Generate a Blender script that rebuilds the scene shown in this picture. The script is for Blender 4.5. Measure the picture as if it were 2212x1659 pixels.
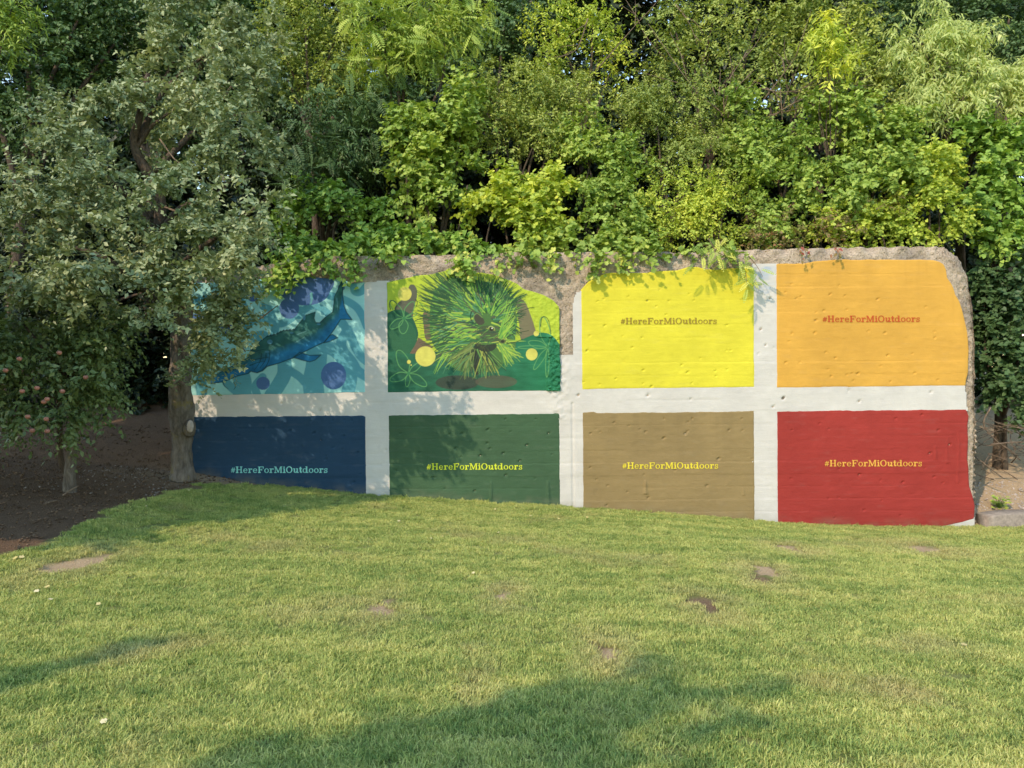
import bpy, math, random
import numpy as np
from math import pi, radians, sin, cos

for o in list(bpy.data.objects):
    bpy.data.objects.remove(o, do_unlink=True)
SC = bpy.context.scene
COL = SC.collection

# ------------------------------------------------------------------ camera, sky, sun, exposure
CAM_Z, D, FPX = 1.6, 11.3, 1600.0          # eye height, distance to the wall, focal length in 2212-px units
ROLL = radians(0.45)
cam_d = bpy.data.cameras.new('camera')
cam = bpy.data.objects.new('camera', cam_d)
COL.objects.link(cam)
cam.location = (0, 0, CAM_Z)
cam.rotation_euler = (pi / 2, ROLL, 0)
cam_d.sensor_width = 36
cam_d.lens = FPX / 2212 * 36
cam_d.clip_start, cam_d.clip_end = 0.05, 2000
SC.camera = cam

SUN = np.array([0.76, 1.0, -0.98]); SUN /= np.linalg.norm(SUN)      # direction the light travels
SUN_EL = math.asin(-SUN[2])
SUN_AZ = math.atan2(-SUN[0], -SUN[1])
wd = bpy.data.worlds.new('World'); SC.world = wd; wd.use_nodes = True
nt = wd.node_tree
for n in list(nt.nodes): nt.nodes.remove(n)
sky = nt.nodes.new('ShaderNodeTexSky'); sky.sky_type = 'NISHITA'; sky.sun_disc = False
sky.sun_elevation = SUN_EL; sky.sun_rotation = SUN_AZ
sky.air_density = 1.6; sky.dust_density = 0.0; sky.ozone_density = 1.0
bg = nt.nodes.new('ShaderNodeBackground'); bg.inputs[1].default_value = 0.15
wo = nt.nodes.new('ShaderNodeOutputWorld')
nt.links.new(sky.outputs[0], bg.inputs[0]); nt.links.new(bg.outputs[0], wo.inputs[0])
sd = bpy.data.lights.new('sun', 'SUN'); sd.energy = 2.0; sd.angle = radians(0.55); sd.color = (1.0, 0.78, 0.57)
so = bpy.data.objects.new('sun', sd); COL.objects.link(so)
from mathutils import Vector
so.rotation_euler = Vector(SUN).to_track_quat('-Z', 'Y').to_euler()
so.location = (-20, -30, 25)
SC.view_settings.view_transform = 'Standard'; SC.view_settings.look = 'None'
SC.view_settings.gamma = 1; SC.view_settings.use_curve_mapping = False
SC.view_settings.exposure = 1.03
SC.render.engine = 'CYCLES'
SC.cycles.max_bounces = 8; SC.cycles.diffuse_bounces = 4; SC.cycles.transmission_bounces = 6
SC.cycles.glossy_bounces = 2; SC.cycles.caustics_reflective = False; SC.cycles.caustics_refractive = False

# ------------------------------------------------------------------ helpers
rng = np.random.default_rng(7)
random.seed(7)
CR, SR = cos(ROLL), sin(ROLL)

def ray(u, v):                        # viewing direction of a measured point, y component 1
    a, b = (u - 1106.0) / FPX, (829.5 - v) / FPX
    return np.array([a * CR + b * SR, 1.0, -a * SR + b * CR])
def at(u, v, Y):                      # the place of a measured point at depth Y
    return np.array([0, 0, CAM_Z]) + ray(u, v) * Y
def W(u, v):                          # a measured point on the wall's face -> (x, z)
    p = at(u, v, D); return p[0], p[2]
def Wi(x, z):                         # the inverse, on arrays
    X = x / D; Z = (z - CAM_Z) / D
    a = X * CR - Z * SR; b = X * SR + Z * CR
    return a * FPX + 1106.0, 829.5 - b * FPX

def _hash(ix, iy, iz, seed):
    h = (ix * 374761393 + iy * 668265263 + iz * 2147483647 + seed * 1274126177) & 0xFFFFFFFF
    h = ((h ^ (h >> 13)) * 1274126177) & 0xFFFFFFFF
    h = h ^ (h >> 16)
    return (h & 0xFFFFFF) / float(0xFFFFFF)
def vnoise(x, y, z=None, seed=0):
    x = np.asarray(x, float); y = np.asarray(y, float)
    z = np.zeros_like(x) if z is None else np.asarray(z, float)
    xi, yi, zi = np.floor(x).astype(np.int64), np.floor(y).astype(np.int64), np.floor(z).astype(np.int64)
    fx, fy, fz = x - xi, y - yi, z - zi
    fx, fy, fz = [f * f * (3 - 2 * f) for f in (fx, fy, fz)]
    r = 0
    for dx in (0, 1):
        for dy in (0, 1):
            for dz in (0, 1):
                w = (fx if dx else 1 - fx) * (fy if dy else 1 - fy) * (fz if dz else 1 - fz)
                r = r + w * _hash(xi + dx, yi + dy, zi + dz, seed)
    return r
def fbm(x, y, z=None, seed=0, oct=4):
    s, a, t = 0, 0.5, 0
    for k in range(oct):
        m = 2.03 ** k
        s = s + a * vnoise(np.asarray(x) * m, np.asarray(y) * m, None if z is None else np.asarray(z) * m, seed + k * 17)
        t += a; a *= 0.5
    return s / t

def mesh_np(name, V, F, mat=None, parent=None, attrs=None, colors=None, smooth=False, mats=None):
    """V (n,3); F list of (m,k) index arrays; attrs name -> (n,) float; colors (n,3) -> point colour 'paint'"""
    me = bpy.data.meshes.new(name)
    V = np.asarray(V, np.float32)
    F = [np.asarray(f, np.int32) for f in F if len(f)]
    me.vertices.add(len(V)); me.vertices.foreach_set('co', V.ravel())
    nl = sum(f.size for f in F); npoly = sum(len(f) for f in F)
    if npoly:
        me.loops.add(nl); me.polygons.add(npoly)
        me.loops.foreach_set('vertex_index', np.concatenate([f.ravel() for f in F]))
        st = []; o = 0
        for f in F:
            st.append(o + np.arange(len(f)) * f.shape[1]); o += f.size
        me.polygons.foreach_set('loop_start', np.concatenate(st).astype(np.int32))
    me.update(calc_edges=True)
    for k, a in (attrs or {}).items():
        a = np.asarray(a)
        if a.ndim == 2:
            at_ = me.attributes.new(k, 'FLOAT_VECTOR', 'POINT'); at_.data.foreach_set('vector', a.astype(np.float32).ravel())
        elif a.dtype.kind == 'i':
            at_ = me.attributes.new(k, 'INT', 'POINT'); at_.data.foreach_set('value', a.astype(np.int32))
        else:
            at_ = me.attributes.new(k, 'FLOAT', 'POINT'); at_.data.foreach_set('value', a.astype(np.float32))
    if colors is not None:
        ca = me.attributes.new('paint', 'FLOAT_COLOR', 'POINT')
        c4 = np.ones((len(V), 4), np.float32); c4[:, :3] = colors
        ca.data.foreach_set('color', c4.ravel())
    if smooth and npoly:
        me.polygons.foreach_set('use_smooth', np.ones(npoly, bool))
    o = bpy.data.objects.new(name, me); COL.objects.link(o)
    if mat: me.materials.append(mat)
    if parent:
        o.parent = parent
        bpyinv = parent.matrix_basis.inverted()
        o.matrix_parent_inverse = bpyinv
    return o
def tag(o, label=None, cat=None, group=None, kind=None):
    if label: o['label'] = label
    if cat: o['category'] = cat
    if group: o['group'] = group
    if kind: o['kind'] = kind
    return o
def empty(name, loc, label=None, cat=None, group=None):
    o = bpy.data.objects.new(name, None); COL.objects.link(o); o.location = [float(c) for c in loc]
    o.empty_display_size = 0.2
    return tag(o, label, cat, group)

def nrm(a):
    return a / np.maximum(np.linalg.norm(a, axis=-1, keepdims=True), 1e-9)
def catmull(P, n=8, closed=False):
    P = np.asarray(P, float)
    if closed: Q = np.vstack([P[-1:], P, P[:2]])
    else: Q = np.vstack([2 * P[:1] - P[1:2], P, 2 * P[-1:] - P[-2:-1]])
    out = []
    for i in range(1, len(Q) - 2):
        t = np.linspace(0, 1, n, endpoint=False)[:, None]
        a, b, c, d = Q[i - 1], Q[i], Q[i + 1], Q[i + 2]
        out.append(0.5 * (2 * b + (c - a) * t + (2 * a - 5 * b + 4 * c - d) * t ** 2 + (3 * b - a - 3 * c + d) * t ** 3))
    if not closed: out.append(P[-1:])
    return np.vstack(out)
def tube(P, R, sides=8, rough=0.0, seed=0, fq=6.0):
    P = np.asarray(P, float); R = np.asarray(R, float)
    T = np.gradient(P, axis=0); T = nrm(T)
    ref = np.array([0.3, 1, 0.1]) if abs(T[0][1]) < 0.9 else np.array([1, 0, 0.1])
    A = nrm(np.cross(T, ref)); B = np.cross(T, A)
    th = np.linspace(0, 2 * pi, sides, endpoint=False)
    ring = A[:, None, :] * np.cos(th)[None, :, None] + B[:, None, :] * np.sin(th)[None, :, None]
    V = P[:, None, :] + ring * R[:, None, None]
    if rough:
        n = fbm(V[..., 0] * fq, V[..., 1] * fq, V[..., 2] * fq * 0.5, seed, 4) - 0.5
        V = V + ring * (n * 2 * rough * R[:, None])[..., None]
    m = len(P)
    i = np.arange(m - 1)[:, None] * sides; j = np.arange(sides)[None, :]; j2 = (j + 1) % sides
    F = np.stack([i + j, i + j2, i + sides + j2, i + sides + j], -1).reshape(-1, 4)
    V = np.vstack([V.reshape(-1, 3), P[:1], P[-1:]])
    c0, c1 = m * sides, m * sides + 1
    j = np.arange(sides); j2 = (j + 1) % sides
    cap0 = np.stack([j2, j, np.full(sides, c0)], -1)
    cap1 = np.stack([(m - 1) * sides + j, (m - 1) * sides + j2, np.full(sides, c1)], -1)
    return V, [F, np.vstack([cap0, cap1])]
def merge(parts):
    Vs, Fs, o = [], {}, 0
    for V, F in parts:
        Vs.append(V)
        for f in F:
            Fs.setdefault(f.shape[1], []).append(f + o)
        o += len(V)
    return np.vstack(Vs), [np.vstack(v) for v in Fs.values()]

# ------------------------------------------------------------------ materials
def newmat(name):
    m = bpy.data.materials.new(name); m.use_nodes = True
    for n in list(m.node_tree.nodes): m.node_tree.nodes.remove(n)
    return m, m.node_tree
def N(t, typ, **kw):
    n = t.nodes.new(typ)
    for k, v in kw.items(): setattr(n, k, v)
    return n
def ramp(t, stops):
    r = N(t, 'ShaderNodeValToRGB'); e = r.color_ramp.elements
    while len(e) < len(stops): e.new(0.5)
    for i, (p, c) in enumerate(stops):
        e[i].position = p; e[i].color = (*c, 1) if len(c) == 3 else c
    return r
def noise(t, scale, detail=4, rough=0.6, coord=None):
    n = N(t, 'ShaderNodeTexNoise'); n.inputs['Scale'].default_value = scale
    n.inputs['Detail'].default_value = detail; n.inputs['Roughness'].default_value = rough
    if coord: t.links.new(coord, n.inputs['Vector'])
    return n
def out(t, sh):
    o = N(t, 'ShaderNodeOutputMaterial'); t.links.new(sh, o.inputs['Surface'])
def bsdf(t, rough=0.8, spec=0.3):
    b = N(t, 'ShaderNodeBsdfPrincipled'); b.inputs['Roughness'].default_value = rough
    b.inputs['Specular IOR Level'].default_value = spec
    return b
def mixc(t, fac, a, b, mode='MIX'):
    m = N(t, 'ShaderNodeMix', data_type='RGBA', blend_type=mode)
    for s, v in ((m.inputs[0], fac), (m.inputs[6], a), (m.inputs[7], b)):
        if hasattr(v, 'is_linked') or hasattr(v, 'links'): t.links.new(v, s)
        elif isinstance(v, (int, float)): s.default_value = v
        else: s.default_value = (*v, 1)
    return m.outputs[2]
def bump(t, h, dist, strength=1.0):
    b = N(t, 'ShaderNodeBump'); b.inputs['Distance'].default_value = dist; b.inputs['Strength'].default_value = strength
    t.links.new(h, b.inputs['Height']); return b.outputs[0]
def wpos(t):
    return N(t, 'ShaderNodeNewGeometry').outputs['Position']

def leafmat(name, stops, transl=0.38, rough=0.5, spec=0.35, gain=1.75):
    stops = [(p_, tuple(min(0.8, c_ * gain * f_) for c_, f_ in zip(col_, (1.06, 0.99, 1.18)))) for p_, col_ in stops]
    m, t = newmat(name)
    a = N(t, 'ShaderNodeAttribute', attribute_name='tint')
    r = ramp(t, stops); t.links.new(a.outputs['Fac'], r.inputs[0])
    b = bsdf(t, rough, spec); t.links.new(r.outputs[0], b.inputs['Base Color'])
    tr = N(t, 'ShaderNodeBsdfTranslucent')
    c = mixc(t, 1.0, r.outputs[0], (1.15, 1.12, 0.55), 'MULTIPLY'); t.links.new(c, tr.inputs[0])
    mx = N(t, 'ShaderNodeMixShader'); mx.inputs[0].default_value = transl
    t.links.new(b.outputs[0], mx.inputs[1]); t.links.new(tr.outputs[0], mx.inputs[2])
    out(t, mx.outputs[0]); return m
def barkmat(name, c1, c2, scale=14, lichen=None):
    m, t = newmat(name)
    p = wpos(t)
    mp = N(t, 'ShaderNodeMapping'); mp.inputs['Scale'].default_value = (1, 1, 0.3); t.links.new(p, mp.inputs[0])
    n = noise(t, scale, 6, 0.7, mp.outputs[0])
    r = ramp(t, [(0.3, c1), (0.7, c2)]); t.links.new(n.outputs[0], r.inputs[0]); col = r.outputs[0]
    if lichen:
        n2 = noise(t, 5, 5, 0.7, p); r2 = ramp(t, [(0.56, (0, 0, 0)), (0.7, (1, 1, 1))]); t.links.new(n2.outputs[0], r2.inputs[0])
        col = mixc(t, r2.outputs[0], col, lichen)
    b = bsdf(t, 0.95, 0.1); t.links.new(col, b.inputs['Base Color'])
    t.links.new(bump(t, n.outputs[0], 0.06, 1.0), b.inputs['Normal'])
    out(t, b.outputs[0]); return m

# painted concrete: the colour is the print carried by the mesh, the material adds roller marks and fine relief
m_paint, t = newmat('mural_paint')
a = N(t, 'ShaderNodeAttribute', attribute_name='paint')
p = wpos(t)
n1 = noise(t, 2.2, 5, 0.6, p); r1 = ramp(t, [(0.25, (0.90, 0.90, 0.90)), (0.75, (1.06, 1.06, 1.05))]); t.links.new(n1.outputs[0], r1.inputs[0])
mp = N(t, 'ShaderNodeMapping'); mp.inputs['Scale'].default_value = (6, 6, 70); t.links.new(p, mp.inputs[0])
n2 = noise(t, 1.0, 4, 0.6, mp.outputs[0])
r2 = ramp(t, [(0.3, (0.97, 0.97, 0.97)), (0.7, (1.02, 1.02, 1.02))]); t.links.new(n2.outputs[0], r2.inputs[0])
c = mixc(t, 1.0, a.outputs['Color'], r1.outputs[0], 'MULTIPLY'); c = mixc(t, 1.0, c, r2.outputs[0], 'MULTIPLY')
b = bsdf(t, 0.75, 0.25); t.links.new(c, b.inputs['Base Color'])
n3 = noise(t, 90, 5, 0.7, p)
nb = bump(t, n3.outputs[0], 0.006, 0.6)
b2 = N(t, 'ShaderNodeBump'); b2.inputs['Distance'].default_value = 0.008; b2.inputs['Strength'].default_value = 0.5
t.links.new(n2.outputs[0], b2.inputs['Height']); t.links.new(nb, b2.inputs['Normal'])
b2.inputs['Strength'].default_value = 0.22
t.links.new(b2.outputs[0], b.inputs['Normal']); out(t, b.outputs[0])

# raw broken concrete
m_conc, t = newmat('raw_concrete')
p = wpos(t)
n1 = noise(t, 3.0, 6, 0.65, p); r1 = ramp(t, [(0.25, (0.33, 0.265, 0.20)), (0.5, (0.51, 0.42, 0.32)), (0.78, (0.66, 0.56, 0.44))]); t.links.new(n1.outputs[0], r1.inputs[0])
n2 = noise(t, 34, 5, 0.75, p); r2 = ramp(t, [(0.3, (0.55, 0.53, 0.52)), (0.55, (1, 1, 1)), (0.75, (1.25, 1.2, 1.12))]); t.links.new(n2.outputs[0], r2.inputs[0])
c = mixc(t, 1.0, r1.outputs[0], r2.outputs[0], 'MULTIPLY')
vo = N(t, 'ShaderNodeTexVoronoi'); vo.inputs['Scale'].default_value = 26; t.links.new(p, vo.inputs['Vector'])
r3 = ramp(t, [(0.0, (1, 1, 1)), (0.35, (0, 0, 0))]); t.links.new(vo.outputs['Distance'], r3.inputs[0])
n4 = noise(t, 1.6, 3, 0.6, p); r4 = ramp(t, [(0.5, (0, 0, 0)), (0.65, (0.75, 0.75, 0.75))]); t.links.new(n4.outputs[0], r4.inputs[0])
c = mixc(t, r4.outputs[0], c, mixc(t, 0.6, c, (0.12, 0.12, 0.12)))
b = bsdf(t, 0.95, 0.15); t.links.new(c, b.inputs['Base Color'])
nb = bump(t, n2.outputs[0], 0.03, 1.0)
b2 = N(t, 'ShaderNodeBump'); b2.inputs['Distance'].default_value = 0.02; b2.inputs['Strength'].default_value = 0.8
t.links.new(r3.outputs[0], b2.inputs['Height']); t.links.new(nb, b2.inputs['Normal'])
t.links.new(b2.outputs[0], b.inputs['Normal']); out(t, b.outputs[0])

# ground: thatch under the lawn, soil and bare patches where the mesh says so
m_ground, t = newmat('soil_and_thatch')
p = wpos(t)
so_ = N(t, 'ShaderNodeAttribute', attribute_name='soil'); dk = N(t, 'ShaderNodeAttribute', attribute_name='pale')
n1 = noise(t, 9, 6, 0.7, p); n2 = noise(t, 60, 5, 0.75, p)
rt = ramp(t, [(0.3, (0.17, 0.21, 0.06)), (0.7, (0.32, 0.33, 0.12))]); t.links.new(n1.outputs[0], rt.inputs[0])
rs = ramp(t, [(0.3, (0.105, 0.066, 0.040)), (0.55, (0.205, 0.130, 0.080)), (0.75, (0.36, 0.245, 0.155))]); t.links.new(n2.outputs[0], rs.inputs[0])
rp = ramp(t, [(0.3, (0.42, 0.30, 0.17)), (0.7, (0.74, 0.57, 0.37))]); t.links.new(n2.outputs[0], rp.inputs[0])
cs = mixc(t, dk.outputs['Fac'], rs.outputs[0], rp.outputs[0])
c = mixc(t, so_.outputs['Fac'], rt.outputs[0], cs)
b = bsdf(t, 0.95, 0.1); t.links.new(c, b.inputs['Base Color'])
t.links.new(bump(t, n2.outputs[0], 0.03, 1.0), b.inputs['Normal']); out(t, b.outputs[0])

# grass blades
m_grass, t = newmat('grass_blade')
p = wpos(t)
a = N(t, 'ShaderNodeAttribute', attribute_name='tint')
n1 = noise(t, 0.8, 4, 0.6, p); n2 = noise(t, 7.5, 5, 0.7, p)
mpg = N(t, 'ShaderNodeMapping'); mpg.inputs['Scale'].default_value = (0.9, 2.6, 1); mpg.inputs['Rotation'].default_value = (0, 0, 0.16); t.links.new(p, mpg.inputs[0])
n3 = noise(t, 1.0, 4, 0.6, mpg.outputs[0])
rg = ramp(t, [(0.30, (0.20, 0.31, 0.080)), (0.5, (0.44, 0.51, 0.135)), (0.70, (0.70, 0.68, 0.235))])
ad = N(t, 'ShaderNodeMath', operation='ADD'); t.links.new(n2.outputs[0], ad.inputs[0]); t.links.new(n3.outputs[0], ad.inputs[1])
ad2 = N(t, 'ShaderNodeMath', operation='MULTIPLY_ADD'); t.links.new(ad.outputs[0], ad2.inputs[0]); ad2.inputs[1].default_value = 0.64
sc2 = N(t, 'ShaderNodeMath', operation='MULTIPLY_ADD'); t.links.new(a.outputs['Fac'], sc2.inputs[0]); sc2.inputs[1].default_value = 0.34; sc2.inputs[2].default_value = -0.30
t.links.new(sc2.outputs[0], ad2.inputs[2]); t.links.new(ad2.outputs[0], rg.inputs[0])
rd = ramp(t, [(0.57, (0, 0, 0)), (0.72, (0.7, 0.7, 0.7))]); t.links.new(n1.outputs[0], rd.inputs[0])
c = mixc(t, rd.outputs[0], rg.outputs[0], (0.52, 0.45, 0.19))
dr = N(t, 'ShaderNodeAttribute', attribute_name='dry', attribute_type='INSTANCER')
dm = N(t, 'ShaderNodeMath', operation='MULTIPLY'); t.links.new(dr.outputs['Fac'], dm.inputs[0]); dm.inputs[1].default_value = 0.50
c = mixc(t, dm.outputs[0], c, (0.60, 0.49, 0.25))
b = bsdf(t, 0.55, 0.3); t.links.new(c, b.inputs['Base Color'])
tr = N(t, 'ShaderNodeBsdfTranslucent'); t.links.new(c, tr.inputs[0])
mx = N(t, 'ShaderNodeMixShader'); mx.inputs[0].default_value = 0.35
t.links.new(b.outputs[0], mx.inputs[1]); t.links.new(tr.outputs[0], mx.inputs[2]); out(t, mx.outputs[0])

def plain(name, c, rough=0.8, spec=0.2, var=0.25, scale=25):
    m, t = newmat(name); n = noise(t, scale, 4, 0.6, wpos(t))
    lo = tuple(x * (1 - var) for x in c); hi = tuple(min(1, x * (1 + var)) for x in c)
    r = ramp(t, [(0.3, lo), (0.7, hi)]); t.links.new(n.outputs[0], r.inputs[0])
    b = bsdf(t, rough, spec); t.links.new(r.outputs[0], b.inputs['Base Color'])
    t.links.new(bump(t, n.outputs[0], 0.01, 0.6), b.inputs['Normal']); out(t, b.outputs[0]); return m

M_GREYLEAF = leafmat('grey_green_leaf', [(0.0, (0.044, 0.070, 0.030)), (0.45, (0.095, 0.132, 0.056)), (0.8, (0.180, 0.212, 0.098)), (1.0, (0.30, 0.32, 0.13))], 0.18, 0.5, 0.35, gain=2.3)
M_APPLELEAF = leafmat('dark_glossy_leaf', [(0.0, (0.042, 0.075, 0.022)), (0.6, (0.085, 0.13, 0.040)), (1.0, (0.17, 0.21, 0.075))], 0.22, 0.4, 0.5)
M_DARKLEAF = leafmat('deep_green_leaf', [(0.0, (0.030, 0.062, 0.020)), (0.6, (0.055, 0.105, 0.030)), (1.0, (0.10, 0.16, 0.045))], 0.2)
M_SHADELEAF = leafmat('woodland_leaf', [(0.0, (0.022, 0.045, 0.016)), (0.6, (0.04, 0.075, 0.024)), (1.0, (0.07, 0.11, 0.035))], 0.2, gain=0.65)  # leaf colour darkened to stand in for the shade behind the plants
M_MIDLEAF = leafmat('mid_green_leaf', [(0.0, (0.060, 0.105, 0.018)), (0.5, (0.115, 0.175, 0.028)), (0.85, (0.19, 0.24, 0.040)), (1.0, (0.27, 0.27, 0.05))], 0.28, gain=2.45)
M_LIMELEAF = leafmat('yellow_green_leaf', [(0.0, (0.085, 0.135, 0.018)), (0.5, (0.17, 0.225, 0.028)), (0.85, (0.29, 0.32, 0.040)), (1.0, (0.42, 0.39, 0.06))], 0.34, gain=2.45)
M_SMALLLEAF = leafmat('olive_green_leaf', [(0.0, (0.060, 0.095, 0.018)), (0.5, (0.125, 0.165, 0.032)), (0.9, (0.21, 0.24, 0.050)), (1.0, (0.30, 0.24, 0.06))], 0.28, gain=2.45)
M_PALELEAF = leafmat('pale_green_leaf', [(0.0, (0.105, 0.150, 0.040)), (0.5, (0.20, 0.25, 0.075)), (1.0, (0.36, 0.38, 0.15))], 0.40, gain=2.45)
M_REDLEAF = leafmat('reddish_leaf', [(0.0, (0.07, 0.085, 0.025)), (0.4, (0.13, 0.12, 0.035)), (0.7, (0.20, 0.10, 0.05)), (1.0, (0.22, 0.05, 0.04))], 0.35)
M_VINELEAF = leafmat('vine_leaf', [(0.0, (0.050, 0.100, 0.016)), (0.5, (0.095, 0.165, 0.024)), (0.9, (0.16, 0.23, 0.035)), (1.0, (0.27, 0.29, 0.05))], 0.26, gain=2.45)
M_BARK = barkmat('grey_bark', (0.070, 0.060, 0.050), (0.27, 0.235, 0.20), 16, (0.24, 0.19, 0.07))
M_BARK2 = barkmat('brown_bark', (0.055, 0.042, 0.032), (0.18, 0.14, 0.105), 20)
M_TWIG = barkmat('dry_twig', (0.14, 0.10, 0.07), (0.34, 0.26, 0.19), 25)

# ------------------------------------------------------------------ ground
def inpoly(px, py, poly):
    r = np.zeros(px.shape, bool); n = len(poly); j = n - 1
    for k in range(n):
        xi, yi = poly[k]; xj, yj = poly[j]
        if yi != yj:
            r ^= ((yi > py) != (yj > py)) & (px < (xj - xi) * (py - yi) / (yj - yi) + xi)
        j = k
    return r
_bu = np.array([[-700, 960], [0, 985], [250, 1003], [400, 1018], [480, 1030], [560, 1046], [700, 1060], [840, 1072], [1000, 1082], [1210, 1094], [1260, 1099], [1400, 1106],
                [1630, 1125], [1680, 1130], [1900, 1139], [2080, 1139], [2212, 1136], [3000, 1120]], float)
_bw = np.array([W(u, v) for u, v in _bu])
def zbase(x): return np.interp(x, _bw[:, 0], _bw[:, 1])
def G(x, y):
    x = np.asarray(x, float); y = np.asarray(y, float)
    zb = zbase(x)
    t = np.clip((y - 2.0) / (D - 2.0), 0, 1)
    t = t * (0.75 + 0.25 * t)
    z = 0.05 + (zb - 0.05) * t
    s = np.clip(y - D, 0, None)
    left = np.clip((-x - 4.0) / 2.0, 0, 1)
    rise = (0.42 - 0.14 * left) * np.minimum(s, 3.6) + 0.06 * np.clip(s - 3.6, 0, 30)
    z = z + rise
    far = np.clip((np.hypot(x, y) - 40) / 60, 0, 1)
    z = z * (1 - far) + 0.8 * far
    z = z + 0.05 * (fbm(x * 0.7, y * 0.7, None, 5, 3) - 0.5) * np.clip(np.abs(y - D) / 1.5, 0, 1)
    return z
def ghit(u, v):
    d = ray(u, v); t = np.linspace(1.5, 60, 6000)
    z = CAM_Z + d[2] * t; g = G(d[0] * t, t)
    i = np.argmax(z < g)
    return np.array([d[0] * t[i], t[i], float(g[i])])

_dirt = np.array([ghit(u, v)[:2] for u, v in [(2, 1194), (60, 1186), (130, 1152), (200, 1120), (300, 1077), (380, 1057), (440, 1047)]])
_dirt = np.vstack([[[-40, 4.5], [-9, _dirt[0][1] - 0.45], [-6, _dirt[0][1] - 0.25]], _dirt, [[-4.05, D - 0.14], [-3.55, D - 0.02], [-3.5, D + 0.3], [-3.5, 60], [-40, 60]]])
PATCH = [  # u, v, half width, half height, paleness
    (190, 1211, 42, 9, 1.0), (125, 1222, 30, 5, 1.0), (150, 1216, 26, 6, 0.9), (826, 1313, 24, 8, 0.85), (1088, 1282, 17, 4, 1.0), (1314, 1412, 27, 7, 0.9), (1296, 1402, 20, 6, 0.25),
    (1516, 1300, 30, 8, 0.2), (1652, 1231, 26, 5, 0.95), (1642, 1250, 24, 5, 0.2), (1028, 1450, 12, 4, 0.8), (1990, 1186, 44, 5, 0.9), (1700, 1184, 26, 3, 0.8),
]
_pw = []
for u, v, ru, rv, pl in PATCH:
    c0 = ghit(u, v); c1 = ghit(u + ru, v); c2 = ghit(u, v - rv)
    _pw.append((c0[0], c0[1] - 0.05, np.hypot(*(c1 - c0)[:2]) + 0.02, abs(c2[1] - c0[1]) + 0.10 + 0.012 * c0[1], pl))
DRY = [ghit(u, v)[:2].tolist() + [r_] for u, v, r_ in [(1220, 1192, .45), (1108, 1168, .5), (1380, 1208, .35), (700, 1320, .4), (1940, 1500, .3), (2010, 1400, .4), (600, 1180, .45), (1640, 1234, .35), (1830, 1180, .5), (2080, 1190, .5), (1700, 1184, .4), (460, 1160, .4), (250, 1420, .2)]]
def dryness(x, y):
    d = np.zeros_like(x); w = fbm(x * 4, y * 4, None, 19, 4) - 0.5
    for cx, cy, rx, ry, pl in _pw: d = np.maximum(d, np.clip(1.25 - 0.42 * np.sqrt(((x - cx) / rx) ** 2 + ((y - cy) / ry) ** 2) + 1.2 * w, 0, 1))
    for cx, cy, r in DRY: d = np.maximum(d, 0.8 * np.clip(1.1 - np.sqrt(((x - cx) / r) ** 2 + ((y - cy) / r) ** 2) + 1.6 * w, 0, 1))
    return d
def soil_mask(x, y):
    x = np.asarray(x, float); y = np.asarray(y, float)
    q1 = x + 0.55 * (fbm(x * 3.5, y * 3.5, None, 3, 5) - 0.5); q2 = y + 0.6 * (fbm(x * 3 + 50, y * 3, None, 4, 4) - 0.5)
    s = 0
    for ox, oy in ((-.05, -.05), (.05, -.05), (0, .06), (0, 0)): s = s + 0.25 * inpoly(q1 + ox, q2 + oy, _dirt)
    s = np.where(x > -3.5, np.clip((y - D + 0.02) / 0.05, 0, 1), s)
    s = np.maximum(s, np.clip((x - 7.15) / 0.1, 0, 1) * np.clip((y - 11.12) / 0.06, 0, 1))
    pale = np.zeros_like(s)
    for cx, cy, rx, ry, pl in _pw:
        w = fbm(x * 7, y * 7, None, 11, 3) - 0.5
        q = ((x - cx) / rx) ** 2 + ((y - cy) / ry) ** 2
        m = np.clip((1.05 - q + 1.7 * w) * 2.0, 0, 1)
        pale = np.where(m > s, pl, pale); s = np.maximum(s, m)
    pale = np.where((x > 6.9) & (y > 11), 0.75, pale)
    # pale chips and gravel along the foot of the wall on the left bank
    foot = np.exp(-((y - D + 0.35) / 0.45) ** 2) * ((x < -3.6) & (x > -6.2)) * np.clip((x + 6.2) / 1.5, 0, 1)
    pale = np.maximum(pale, 0.55 * foot * s)
    return s, pale
def spaced(lo, hi, st, far, g=1.22):
    a = list(np.arange(lo, hi + st / 2, st)); l, d = lo, st
    left = []
    while l > -far: d *= g; l -= d; left.append(l)
    r, d = a[-1], st; right = []
    while r < far: d *= g; r += d; right.append(r)
    return np.array(left[::-1] + a + right)
gx = spaced(-9, 9.6, 0.07, 500); gy = spaced(2.2, 14.0, 0.07, 500)
GX, GY = np.meshgrid(gx, gy)
s_, p_ = soil_mask(GX.ravel(), GY.ravel())
GZ = G(GX, GY).ravel()
rough = 0.05 * (fbm(GX.ravel() * 5, GY.ravel() * 5, None, 2, 4) - 0.5)
GZ = GZ + rough * s_ - 0.012 * s_ * (GY.ravel() < D)
nx, ny = len(gx), len(gy)
i = (np.arange(ny - 1)[:, None] * nx + np.arange(nx - 1)[None, :]).ravel()
Fg = np.stack([i, i + 1, i + nx + 1, i + nx], -1)
ground = mesh_np('ground', np.stack([GX.ravel(), GY.ravel(), GZ], -1), [Fg], m_ground, attrs={'soil': s_, 'pale': p_}, smooth=True)
tag(ground, kind='structure')

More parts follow.
